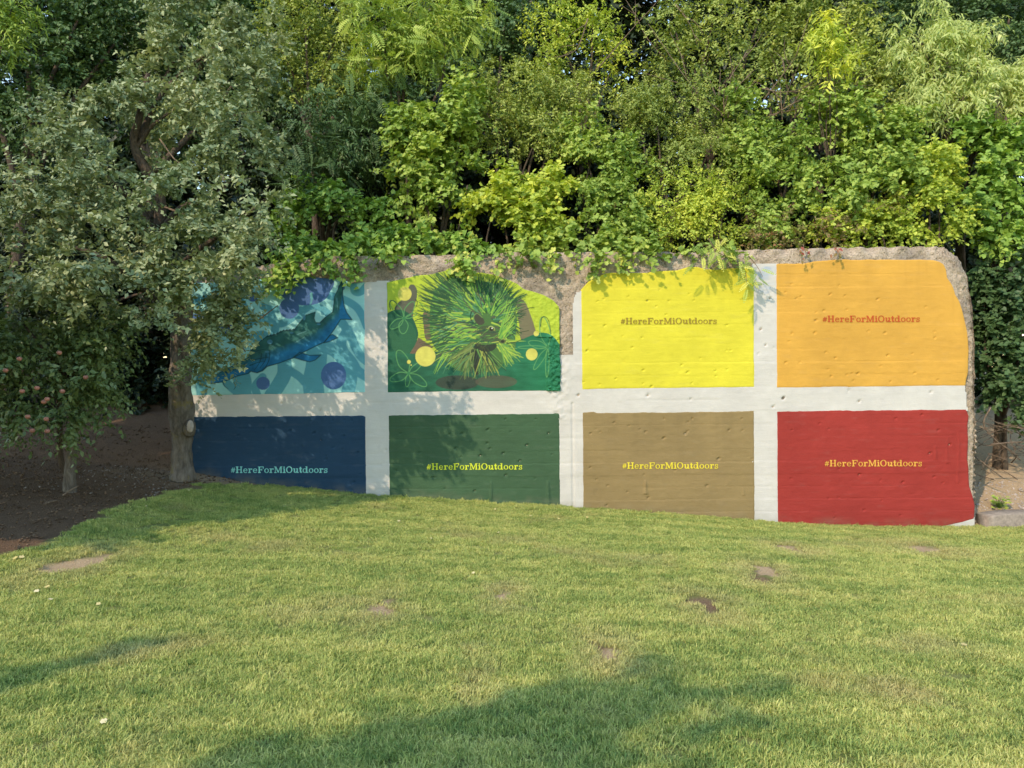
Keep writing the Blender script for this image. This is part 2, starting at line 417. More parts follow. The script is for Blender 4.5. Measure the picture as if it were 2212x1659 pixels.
# ------------------------------------------------------------------ the mural wall
SC1 = 2560 / 2212.0
def crop(ox, oy, s): return lambda x, y: ((ox + x * s) / SC1, (oy + y * s) / SC1)
c1 = crop(440, 640, 500 / 2212); c2 = crop(940, 640, 500 / 2212); c3 = crop(1400, 600, 540 / 2212); c4 = crop(1900, 580, 600 / 2212)
c5 = crop(400, 960, 600 / 2212); c6 = crop(940, 960, 600 / 2212); c7 = crop(1420, 960, 600 / 2212); c8 = crop(1960, 960, 600 / 2212)

wall = empty('mural_wall', (1.0, D + 0.25, -0.3), 'broken-edged concrete wall painted with eight coloured mural panels behind the lawn', 'wall'); wall['kind'] = 'thing'
POCK = []                                # (x, z, radius, depth, slant)
def add_pocks(cf, pts, r=0.0175, d=0.013):
    for x, y, *k in pts:
        X, Z = W(*cf(x, y)); f = min(k[0], 1.55) if k else 1.0
        POCK.append((X, Z, r * f, d * f))
add_pocks(c3, [(895, 625, 1.4), (385, 628), (450, 605), (700, 580), (1020, 510), (460, 875, 1.3), (305, 980), (275, 1135, 1.4), (740, 1100, 1.2), (640, 985), (840, 1000), (1245, 1278, 1.3), (1305, 1355, 1.4), (850, 1335, 1.3), (570, 1420, 1.1),
               (405, 1478), (1590, 1340, 1.1), (1595, 1395, 1.1), (1710, 1325), (1435, 1212), (1708, 872, 1.2), (1745, 1132), (1705, 1132), (1085, 765, 1.1), (1320, 555), (1370, 620), (1115, 625), (985, 680), (850, 1470), (1350, 1465), (935, 1500, 1.4), (240, 1455)])
add_pocks(c4, [(1085, 620, 1.5), (645, 575, 1.3), (730, 490), (290, 480), (235, 555), (335, 612), (375, 595), (590, 725, 1.2), (515, 740), (515, 815, 1.5), (505, 930, 1.4), (295, 935, 1.1), (265, 1010), (995, 915), (1150, 930, 1.3), (1610, 975, 1.3), (1605, 920), (1175, 1138, 1.3), (1400, 1122),
               (235, 1205, 1.3), (365, 1200), (655, 1332, 1.2), (845, 1305), (900, 1305, 1.5), (800, 1315), (1425, 1300, 1.2), (1635, 1365), (695, 1160, 1.2), (605, 1110), (1110, 1235), (1200, 1380), (625, 1265), (1525, 690), (800, 715), (860, 1370), (780, 590)])
add_pocks(c5, [(1390, 340), (1590, 335), (1700, 330), (1765, 335), (1420, 450, 1.4), (1200, 430, 1.3), (1480, 520, 1.4), (1690, 480, 1.4), (1595, 585, 1.1), (1820, 630, 1.2), (1525, 665), (1530, 690, 1.2), (1780, 905, 1.4), (1850, 830), (1330, 910), (715, 475, 1.2), (950, 410), (1310, 575), (1680, 600)])
add_pocks(c6, [(1190, 325, 1.2), (1470, 322), (1030, 420, 1.4), (790, 455, 1.3), (1590, 455, 1.5), (1025, 545, 1.4), (1048, 595, 1.3), (735, 592, 1.3), (1390, 565, 1.7), (960, 662, 1.6), (1172, 640, 1.5), (1325, 710, 1.7), (1195, 842, 1.5), (525, 860, 1.3), (540, 865), (910, 985, 1.5), (635, 965), (1465, 870), (1620, 650), (785, 672),
               (670, 465, 1.1), (400, 632, 1.1), (180, 795, 1.2), (225, 458), (1240, 440), (820, 300), (1090, 805)])
add_pocks(c7, [(425, 355, 1.2), (1145, 318, 1.2), (1105, 350), (715, 440, 1.3), (1100, 435, 1.2), (1080, 458, 1.6), (880, 500, 1.7), (1485, 425, 1.2), (1605, 430), (210, 455, 1.2), (255, 418), (295, 442), (560, 385), (205, 768, 1.1), (700, 835), (1280, 938, 1.5), (355, 1118, 1.3), (738, 1048, 1.3), (985, 795, 1.1), (1388, 690, 2.6), (365, 935, 1.1),
               (260, 880), (545, 995, 1.1), (1600, 320), (1695, 690), (885, 320), (660, 420)])
add_pocks(c8, [(1270, 282, 1.2), (1028, 318, 1.2), (1420, 425, 1.3), (1525, 560, 1.6), (410, 415), (325, 365), (505, 785), (695, 838, 1.5), (1095, 905, 1.4), (1385, 855, 1.3), (890, 888), (1295, 775), (505, 1045), (408, 1055), (735, 1162, 1.2), (465, 1232), (898, 1075), (70, 425), (65, 870), (1465, 910), (1345, 640, 2.2), (1070, 1210)])
for f_, pts in ((c4, [(820, 1460, 1.2), (1575, 1475, 1.4), (915, 1560, 2.0), (215, 1530, 2.0), (50, 1045), (95, 610), (10, 895), (125, 1065)]), (c7, [(95, 105, 1.6), (735, 105, 1.8), (1130, 140, 1.3), (1985, 130, 2.2), (1890, 210, 1.6)]), (c3, [(2055, 915, 1.3), (2105, 1075, 1.2), (2030, 1165, 1.2), (2150, 600, 1.2), (185, 1585, 1.2)]),
               (c5, [(1475, 240, 1.4), (1120, 180, 1.2), (1080, 240), (2080, 610, 1.2)]), (c1, [(2190, 1035, 1.1), (2110, 915)]), (c2, [(65, 595, 1.2), (90, 690), (45, 985)])):
    add_pocks(f_, pts)
POCK = np.array(POCK)
xseam = W(1237, 900)[0]
SCAR = [(W(*c6(1062, 880)), W(*c6(1062, 1110)), 0.018, 0.020), (W(*c6(1585, 885)), W(*c6(1590, 1125)), 0.030, 0.024), (W(*c7(712, 880)), W(*c7(715, 1000)), 0.024, 0.018),
        (W(*c8(1390, 560)), W(*c8(1395, 690)), 0.02, 0.012), (W(*c8(1610, 400)), W(*c8(1600, 900)), 0.02, 0.006), (W(*c8(1500, 480)), W(*c8(1500, 720)), 0.02, 0.006), (W(*c7(1612, 950)), W(*c7(1615, 1015)), 0.012, 0.012)]
_cell = {}
def relief(x, z, pocks=True, fine=1.0):
    """recess (+, into the wall) of the board-formed face"""
    sh = x.shape; x = x.ravel(); z = z.ravel()
    h = 0.010 * (fbm(x * 0.9, z * 1.1, None, 21, 3) - 0.5)
    zz = (z + 0.004 * np.sin(x * 1.3)) / 0.19
    bi = np.floor(zz); bf = zz - bi
    h = h + 0.0045 * fine * (_hash(bi.astype(np.int64), (bi * 0).astype(np.int64), 0 * bi.astype(np.int64), 4) - 0.5)
    h = h + 0.004 * fine * np.exp(-((bf - 0.02) / 0.055) ** 2) * np.clip(vnoise(x * 1.4, bi * 3.1, None, 8) * 2.2 - 0.7, 0, 1)
    h = h + 0.005 * fine * (fbm(x * 3, z * 16, None, 31, 3) - 0.5)
    h = h + 0.005 * fine * (fbm(x * 14, z * 14, None, 36, 2) - 0.5)
    h = h + 0.020 * np.exp(-((x - xseam) / 0.011) ** 2) * (z < W(1237, 870)[1])
    if pocks:
        for px, pz, r, d in POCK:
            m = (np.abs(x - px) < r * 2.2) & (np.abs(z - pz) < r * 2.2)
            if m.any():
                dx, dz = x[m] - px, z[m] - pz
                a = (dx * 0.8 + dz * 0.6) / 1.25; b_ = (-dx * 0.6 + dz * 0.8) / 0.8
                h[m] += d * np.clip(1 - (a * a + b_ * b_) / r ** 2, 0, 1) ** 0.7
        for (x0, z0), (x1, z1), w, d in SCAR:
            m = (np.abs(x - x0) < w * 3) & (z < z0 + 0.02) & (z > z1 - 0.02)
            if m.any():
                t = np.clip((z0 - z[m]) / (z0 - z1), 0, 1)
                ww = w * (0.35 + 0.75 * t); xx = x[m] - (x0 + (x1 - x0) * t) + 0.01 * (fbm(z[m] * 14, z[m] * 0, None, 3, 2) - 0.5)
                h[m] += -d * np.exp(-(xx / ww) ** 2) * (0.6 + 0.8 * fbm(x[m] * 30, z[m] * 22, None, 9, 2)) * np.clip(t * 8, 0, 1)
    return h.reshape(sh)

# outline of the concrete body
def Wo(u, v):
    p = at(u, v, D + 0.11); return p[0], p[2]
_top = np.array([Wo(u, v) for u, v in [(395, 602), (470, 590), (560, 575), (640, 562), (700, 556), (1000, 552), (1100, 546), (1250, 546), (1500, 546), (1610, 541), (1830, 536), (2030, 533.5), (2044, 536), (2058, 544), (2070, 555), (2080, 572), (2088, 592), (2093, 615), (2097, 650), (2099.5, 700)]])
_right = np.array([Wo(u, v) for u, v in [(2099.5, 700), (2102, 760), (2104, 840), (2106, 900), (2103, 960), (2104, 1020), (2105, 1080), (2108, 1120), (2108, 1200)]])
XL = W(395, 900)[0]
def z_top(x): return np.interp(x, _top[:, 0], _top[:, 1])
def x_right(z):
    zz = _right[::-1, 1]; return np.interp(z, zz, _right[::-1, 0])
def body():
    nu, nv = 460, 180
    zlo = -1.1
    s = np.linspace(0, 1, nu); s = np.concatenate([s[s < 0.955], np.linspace(0.955, 1, 50)]); nu = len(s)
    tt = np.linspace(0, 1, nv)
    S, T = np.meshgrid(s, tt)
    za = zlo + (3.3 - zlo) * T
    X = XL + (np.minimum(x_right(za), x_right(1.4)) * 0 + x_right(za) - XL) * S
    Z = zlo + (z_top(X) - zlo) * T
    # distance to the broken top and right edge
    dt = (z_top(X) - Z); dr = x_right(Z) - X
    # true distance: sample the outline
    P = np.vstack([catmull(_top, 5), catmull(_right, 5)])
    dist = np.full(X.shape, 9.0)
    for k in range(0, len(P)):
        dist = np.minimum(dist, np.hypot(X - P[k, 0], Z - P[k, 1]))
    u, v = Wi(X, Z)
    # raw zones: the rim, and the strip between the porcupine panel and the yellow one
    rim = np.clip(1 - (dist - 0.10) / 0.22, 0, 1)
    strip = np.clip(1 - np.abs(u - 1222) / 34, 0, 1) * (v < 790)
    top = np.clip((640 - v) / 22, 0, 1) * (u < 1660)
    raw = np.clip(np.maximum(np.maximum(rim, strip), top) * 1.5, 0, 1)
    h = relief(X, Z, False, 1.0) * (1 - raw)
    rough = 0.075 * (fbm(X * 3.2, Z * 3.2, None, 41, 5) - 0.42) + 0.055 * (np.abs(fbm(X * 13, Z * 13, None, 47, 4) - 0.5) * 2 - 0.25)
    h = h + raw * (rough + 0.012) + 0.11 * np.clip(1 - dist / np.where(v > 660, 0.085, 0.16), 0, 1) ** 1.6
    h = np.where(raw < 0.02, np.maximum(h, -0.02), h)
    Y = D + 0.010 + h
    jitter = 0.02 * (fbm(X * 9, Z * 9, None, 51, 3) - 0.5) * (dist < 0.03)
    V = np.stack([X + jitter * (S > 0.9), Y, Z + jitter * (T > 0.9)], -1)
    n, m = nv, nu
    V = V.reshape(-1, 3)
    i = (np.arange(n - 1)[:, None] * m + np.arange(m - 1)[None, :]).ravel()
    F = np.stack([i, i + 1, i + m + 1, i + m], -1)
    # back face: the outline pushed back, closed with a skirt
    loop = np.concatenate([np.arange(m), np.arange(1, n) * m + m - 1, (n - 1) * m + np.arange(m - 2, -1, -1), np.arange(n - 2, 0, -1) * m])
    mid = V[loop].copy(); mid[:, 1] = D + 0.24 + 0.05 * fbm(mid[:, 0] * 6, mid[:, 2] * 6, None, 5, 3)
    bk = V[loop].copy(); bk[:, 1] = D + 0.46 + 0.04 * fbm(bk[:, 0] * 4, bk[:, 2] * 4, None, 6, 3)
    L = len(loop); o1 = len(V); o2 = o1 + L
    k = np.arange(L); k2 = (k + 1) % L
    F2 = np.stack([loop[k2], loop[k], o1 + k, o1 + k2], -1); F3 = np.stack([o1 + k2, o1 + k, o2 + k, o2 + k2], -1)
    c = np.array([[1.0, D + 0.5, 1.0]]); ci = o2 + L
    F4 = np.stack([o2 + k2, o2 + k, np.full(L, ci)], -1)
    return np.vstack([V, mid, bk, c]), [np.vstack([F, F2, F3]), F4]
Vb, Fb = body()
mesh_np('concrete_body', Vb, Fb, m_conc, wall, smooth=False)

# white paint between the panels, one skin on the concrete
def white_skin():
    st = 0.018
    xs = np.arange(XL + 0.02, 7.05, st); zs = np.arange(-0.95, 3.45, st)
    X, Z = np.meshgrid(xs, zs)
    u, v = Wi(X, Z)
    w1 = 5 * (fbm(X * 8, Z * 8, None, 61, 4) - 0.5)
    ub, vb = u + w1, v + 5 * (fbm(X * 8 + 40, Z * 8, None, 62, 4) - 0.5)
    polys = [[(396, 843), (2086, 829), (2091, 889), (396, 904)], [(783, 609), (841, 604), (845, 1100), (785, 1100)],
             [(1204, 768), (1218, 765), (1236, 767), (1237, 654), (1243, 630), (1262, 626), (1263, 1130), (1206, 1130), (1206, 900), (1180, 860)], [(1623, 570), (1683, 567), (1685, 1160), (1625, 1160)], [(1670, 1110), (2060, 1128), (2098, 1110), (2106, 1116), (2108, 1180), (1670, 1180)],
             [(380, 1020), (800, 1050), (800, 1100), (380, 1100)]]
    m = np.zeros(X.shape, bool)
    for q in polys: m |= inpoly(ub, vb, q)
    cell = m[:-1, :-1] & m[1:, :-1] & m[:-1, 1:] & m[1:, 1:]
    h = relief(X, Z, True, 1.0)
    rb = np.exp(-(((u - 1212) / 20) ** 2)) * (v > 760) * (v < 905)
    h = h + rb * 0.05 * (fbm(X * 14, Z * 14, None, 71, 4) - 0.55)
    Y = D + h - 0.004
    col = np.empty(X.shape + (3,)); col[:] = (0.56, 0.545, 0.515)
    g = np.exp(-((u - 1655) / 22) ** 2) * np.clip(1.6 * fbm(X * 9, Z * 16, None, 81, 3) - 0.55, 0, 1) * (np.abs(v - 605) < 30)
    col = col * (1 - g[..., None]) + np.array([0.28, 0.38, 0.52]) * g[..., None]
    dirt = np.clip(1 - (Z - zbase(X)) / 0.22, 0, 1) * np.clip(fbm(X * 6, Z * 6, None, 91, 3) * 2 - 0.6, 0, 1) * 0.45
    col = col * (1 - dirt[..., None]) + np.array([0.30, 0.27, 0.20]) * dirt[..., None]
    nyy, nxx = X.shape
    idx = np.arange(nyy * nxx).reshape(nyy, nxx)
    q = np.stack([idx[:-1, :-1], idx[:-1, 1:], idx[1:, 1:], idx[1:, :-1]], -1)[cell]
    used = np.unique(q); remap = np.full(nyy * nxx, -1); remap[used] = np.arange(len(used))
    V = np.stack([X, Y, Z], -1).reshape(-1, 3)[used]
    mesh_np('white_paint', V, [remap[q]], m_paint, wall, colors=col.reshape(-1, 3)[used], smooth=True)
white_skin()

# ---- a small painter: lays flat print on the vertices of a panel
class Canvas:
    def __init__(s, px, py, base):
        s.x, s.y = px.ravel(), py.ravel(); s.c = np.empty((s.x.size, 3)); s.c[:] = base
    def _set(s, idx, a, col):
        col = np.asarray(col, float)
        s.c[idx] = s.c[idx] * (1 - a[:, None]) + (col if col.ndim == 2 else col[None]) * a[:, None]
    def poly(s, pts, col, smooth=True, a=1.0):
        P = catmull(pts, 6, True) if smooth else np.asarray(pts, float)
        lo, hi = P.min(0), P.max(0)
        idx = np.where((s.x >= lo[0]) & (s.x <= hi[0]) & (s.y >= lo[1]) & (s.y <= hi[1]))[0]
        m = inpoly(s.x[idx], s.y[idx], P); idx = idx[m]
        if callable(col): col = col(s.x[idx], s.y[idx])
        s._set(idx, np.full(len(idx), a), col); return idx
    def ellipse(s, cx, cy, rx, ry, col, a=1.0):
        d = ((s.x - cx) / rx) ** 2 + ((s.y - cy) / ry) ** 2
        m = np.clip((1 - d) * min(rx, ry) / 6.0 + 0.5, 0, 1) * a; idx = np.where(m > 0)[0]
        if callable(col): col = col(s.x[idx], s.y[idx])
        s._set(idx, m[idx], col)
    def stroke(s, pts, w0, col, w1=None, smooth=True, a=1.0, soft=4.0):
        P = catmull(pts, 6) if (smooth and len(pts) > 2) else np.asarray(pts, float)
        w1 = w0 if w1 is None else w1
        wm = max(w0, w1) / 2 + soft
        lo, hi = P.min(0) - wm, P.max(0) + wm
        idx = np.where((s.x >= lo[0]) & (s.x <= hi[0]) & (s.y >= lo[1]) & (s.y <= hi[1]))[0]
        if not len(idx): return
        X, Y = s.x[idx], s.y[idx]; best = np.full(len(idx), -1e9)
        n = len(P) - 1
        for k in range(n):
            ax, ay = P[k]; bx, by = P[k + 1]; dx, dy = bx - ax, by - ay
            t = np.clip(((X - ax) * dx + (Y - ay) * dy) / (dx * dx + dy * dy + 1e-9), 0, 1)
            w = (w0 + (w1 - w0) * (k + t) / n) / 2
            best = np.maximum(best, w - np.hypot(X - ax - t * dx, Y - ay - t * dy))
        m = np.clip(best / soft + 0.5, 0, 1) * a
        k = m > 0; s._set(idx[k], m[k], col)

def panel(left, right, top, bottom, col, nu, nv, label, art=None, pocks=True, fine=1.0, rough_zone=None, off=0.008):
    """left/right: [(u,v)...] edges; top/bottom: [(u,v)...] outlines, all measured on the wall"""
    Lw = np.array([W(*p_) for p_ in left]); Rw = np.array([W(*p_) for p_ in right])
    Tw = np.array([W(*p_) for p_ in top]); Bw = np.array([W(*p_) for p_ in bottom])
    Lw = Lw[np.argsort(Lw[:, 1])]; Rw = Rw[np.argsort(Rw[:, 1])]; Tw = Tw[np.argsort(Tw[:, 0])]; Bw = Bw[np.argsort(Bw[:, 0])]
    S, T = np.meshgrid(np.linspace(0, 1, nu), np.linspace(0, 1, nv))
    z0, z1 = Bw[:, 1].min(), Tw[:, 1].max()
    za = z0 + (z1 - z0) * T
    xl, xr = np.interp(za, Lw[:, 1], Lw[:, 0]), np.interp(za, Rw[:, 1], Rw[:, 0])
    xl = xl + 0.012 * (fbm(za * 6, za * 0 + left[0][0], None, 5, 3) - 0.5); xr = xr + 0.012 * (fbm(za * 6, za * 0 + right[0][0], None, 6, 3) - 0.5)
    X = xl + (xr - xl) * S
    zt = np.interp(X, Tw[:, 0], Tw[:, 1]) + 0.016 * (fbm(X * 9, X * 0, None, 15, 3) - 0.5); zb = np.interp(X, Bw[:, 0], Bw[:, 1]) + 0.010 * (fbm(X * 6, X * 0 + 3, None, 16, 3) - 0.5)
    Z = zb + (zt - zb) * T
    h = relief(X, Z, pocks, fine)
    u, v = Wi(X, Z)
    if rough_zone: h = h + rough_zone(X, Z, u, v)
    Y = D + h - off
    edge = (S == 0) | (S == 1) | (T == 1) | (T == 0)
    Y = np.where(edge, Y + off + 0.002, Y)
    cv = Canvas(u, v, col)
    if art: art(cv)
    else:
        k = (fbm(X * 1.2, Z * 1.2, None, 33, 3) - 0.5).ravel()[:, None]
        cv.c = np.clip(cv.c * (1 + 0.17 * k), 0, 1)
        dirt = np.clip(1 - (Z - zbase(X)) / 0.16, 0, 1).ravel() * np.clip(fbm(X * 8, Z * 8, None, 91, 3).ravel() * 2 - 0.6, 0, 1) * 0.4
        cv.c = cv.c * (1 - dirt[:, None]) + np.array([0.28, 0.25, 0.17]) * dirt[:, None]
        run = np.clip(fbm(X * 9, Z * 0.5, None, 44, 4) * 2.6 - 1.35, 0, 1).ravel() * np.clip(1 - (zt - Z) / 0.9, 0, 1).ravel() ** 1.5
        cv.c = cv.c * (1 - 0.13 * run[:, None])
        scuff = np.clip(fbm(X * 5, Z * 24, None, 46, 4) * 3.2 - 2.05, 0, 1).ravel()
        cv.c = cv.c * (1 - 0.07 * scuff[:, None]) + 0.07 * scuff[:, None] * np.array([0.42, 0.40, 0.36])
    cv.c = np.clip(cv.c, 0, 1) * 0.76
    i = (np.arange(nv - 1)[:, None] * nu + np.arange(nu - 1)[None, :]).ravel()
    F = np.stack([i, i + 1, i + nu + 1, i + nu], -1)
    o = mesh_np('painted_panel', np.stack([X, Y, Z], -1).reshape(-1, 3), [F], m_paint, wall, colors=cv.c, smooth=True)
    o['label'] = label
    return o

# ---- sturgeon picture (coordinates of a close-up of that panel)
def to_crop(cf0, s):
    def f(u, v): return (u * SC1 - cf0[0]) / s, (v * SC1 - cf0[1]) / s
    return f
def art_fish(cv):
    f = to_crop((440, 640), 500 / 2212); cv.x, cv.y = f(cv.x, cv.y)
    TQ, TE, BL = (0.40, 0.82, 0.82), (0.13, 0.44, 0.54), (0.088, 0.19, 0.43)
    k = (fbm(cv.x / 160, cv.y / 160, None, 3, 3) - 0.5)[:, None]; cv.c[:] = np.array(TQ) * (1 + 0.18 * k)
    R = [([(1960, 300), (1975, 390), (2040, 400), (2110, 330)], 80), ([(1700, 440), (1850, 480), (1990, 560), (2060, 660), (2110, 780)], 85), ([(1360, 660), (1430, 590), (1520, 555), (1640, 600), (1760, 720)], 80),
         ([(960, 560), (1070, 590), (1180, 580)], 75), ([(700, 930), (770, 800), (850, 720), (960, 690), (1060, 735), (1180, 745), (1290, 680), (1380, 600)], 85), ([(1840, 740), (1930, 880), (1980, 1000), (2040, 1100), (2120, 1170)], 100),
         ([(1900, 820), (1830, 950), (1860, 1060), (1950, 1170), (2010, 1270), (2120, 1340)], 110), ([(1560, 1010), (1680, 1010), (1790, 1070), (1880, 1190), (1930, 1330), (1900, 1540)], 150), ([(1560, 1050), (1550, 1230), (1520, 1380), (1530, 1540)], 230),
         ([(1200, 1150), (1200, 1300), (1140, 1420), (1060, 1540)], 160), ([(1250, 1260), (1360, 1330), (1430, 1400)], 90), ([(700, 1270), (740, 1400), (730, 1540)], 200), ([(560, 1400), (660, 1490), (800, 1540)], 90), ([(520, 330), (640, 430), (740, 560), (770, 640)], 110),
         ([(310, 1290), (280, 1400), (290, 1540)], 120), ([(150, 900), (300, 820), (400, 900), (420, 1040), (330, 1140)], 90), ([(200, 520), (330, 480), (440, 560)], 90), ([(1060, 660), (1100, 760), (1090, 860)], 90), ([(880, 900), (960, 880), (1010, 920)], 110), ([(960, 1340), (880, 1440), (900, 1540)], 90)]
    for P, w in R: cv.stroke(P, w, TE, soft=6)
    cv.ellipse(1430, 380, 275, 168, BL); cv.poly([(1200, 420), (1190, 330), (1280, 215), (1500, 215), (1740, 250), (1700, 400), (1500, 520)], BL)
    for c in [(1255, 580, 110, 115), (850, 450, 56, 56), (965, 1408, 76, 72), (1745, 1322, 140, 152), (590, 740, 150, 140), (1830, 350, 40, 34), (240, 700, 70, 70)]: cv.ellipse(*c, BL)
    cv.stroke([(1500, 420), (1500, 500), (1470, 570)], 34, (0.14, 0.42, 0.48), 8)
    G1, G2, OL = np.array([0.038, 0.165, 0.155]), np.array([0.026, 0.225, 0.47]), (0.018, 0.075, 0.085)
    def skin(x, y):
        # distance above the long axis of the body decides green back or blue flank
        ax = np.interp(x, [350, 830, 1040, 1300, 1560, 1800, 1840], [1350, 1180, 1080, 990, 880, 640, 450])
        k = np.clip((y - ax) / 110 + 0.45 + 0.5 * (fbm(x / 45, y / 45, None, 5, 3) - 0.5), 0, 1)[:, None]
        m = (fbm(x / 70, y / 70, None, 8, 3)[:, None] - 0.5)
        return (G1 * (1 - k) + G2 * k) * (1 + 0.9 * m)
    B = [(1830, 285), (1790, 380), (1755, 450), (1745, 560), (1735, 620), (1640, 690), (1590, 742), (1545, 738), (1528, 690), (1541, 622), (1440, 655), (1370, 740), (1310, 815), (1230, 822), (1180, 830), (1100, 868), (1010, 890), (940, 940), (830, 1040), (800, 1120), (700, 1180), (520, 1270), (430, 1320),
         (335, 1370), (380, 1412), (520, 1392), (690, 1325), (800, 1300), (830, 1275), (900, 1292), (960, 1270), (1010, 1222), (1150, 1182), (1290, 1130), (1400, 1070), (1560, 990), (1640, 955), (1710, 870), (1780, 770), (1822, 700), (1890, 700), (1948, 705), (1892, 630), (1862, 560), (1846, 450), (1842, 290)]
    cv.poly(B, skin, False)
    for F_ in ([(1300, 1122), (1370, 1065), (1480, 1100), (1605, 1095), (1540, 1152), (1480, 1170), (1400, 1152)], [(1635, 962), (1700, 945), (1790, 905), (1735, 868), (1700, 880)]): cv.poly(F_, skin, False); cv.stroke(F_ + F_[:1], 12, OL, smooth=False, a=0.8)
    cv.stroke(B + B[:1], 12, OL, smooth=False, a=0.85)
    for k in range(9):
        x0 = 1010 + k * 36; y0 = np.interp(x0, [1010, 1100, 1180, 1310], [890, 868, 830, 815]); cv.poly([(x0 - 16, y0 + 6), (x0 + 4, y0 - 18), (x0 + 20, y0 + 8)], OL, False)
    for P in ([(1040, 1040), (1030, 1150), (980, 1240), (900, 1285)], [(1000, 1060), (990, 1150), (930, 1240)], [(950, 1080), (930, 1170), (870, 1260)], [(860, 1150), (950, 1130), (1030, 1120)], [(820, 1210), (900, 1180), (990, 1160)], [(820, 1100), (900, 1050), (1000, 1030)], [(560, 1290), (700, 1230), (800, 1160)], [(520, 1395), (540, 1440), (580, 1470)], [(640, 1400), (660, 1440), (640, 1480)]):
        cv.stroke(P, 11, OL, 5, a=0.9)
    for c in [(1280, 850, 22, 9), (1420, 680, 14, 34), (1040, 950, 30, 26), (1580, 755, 22, 10), (1010, 1060, 28, 10)]: cv.ellipse(*c, (0.10, 0.33, 0.50), 0.8)
    for P in ([(1395, 690), (1420, 655)], [(1340, 870), (1450, 830)], [(1780, 470), (1790, 600)], [(1320, 960), (1420, 900)]): cv.stroke(P, 16, (0.13, 0.36, 0.40), 6, smooth=False, a=0.6)

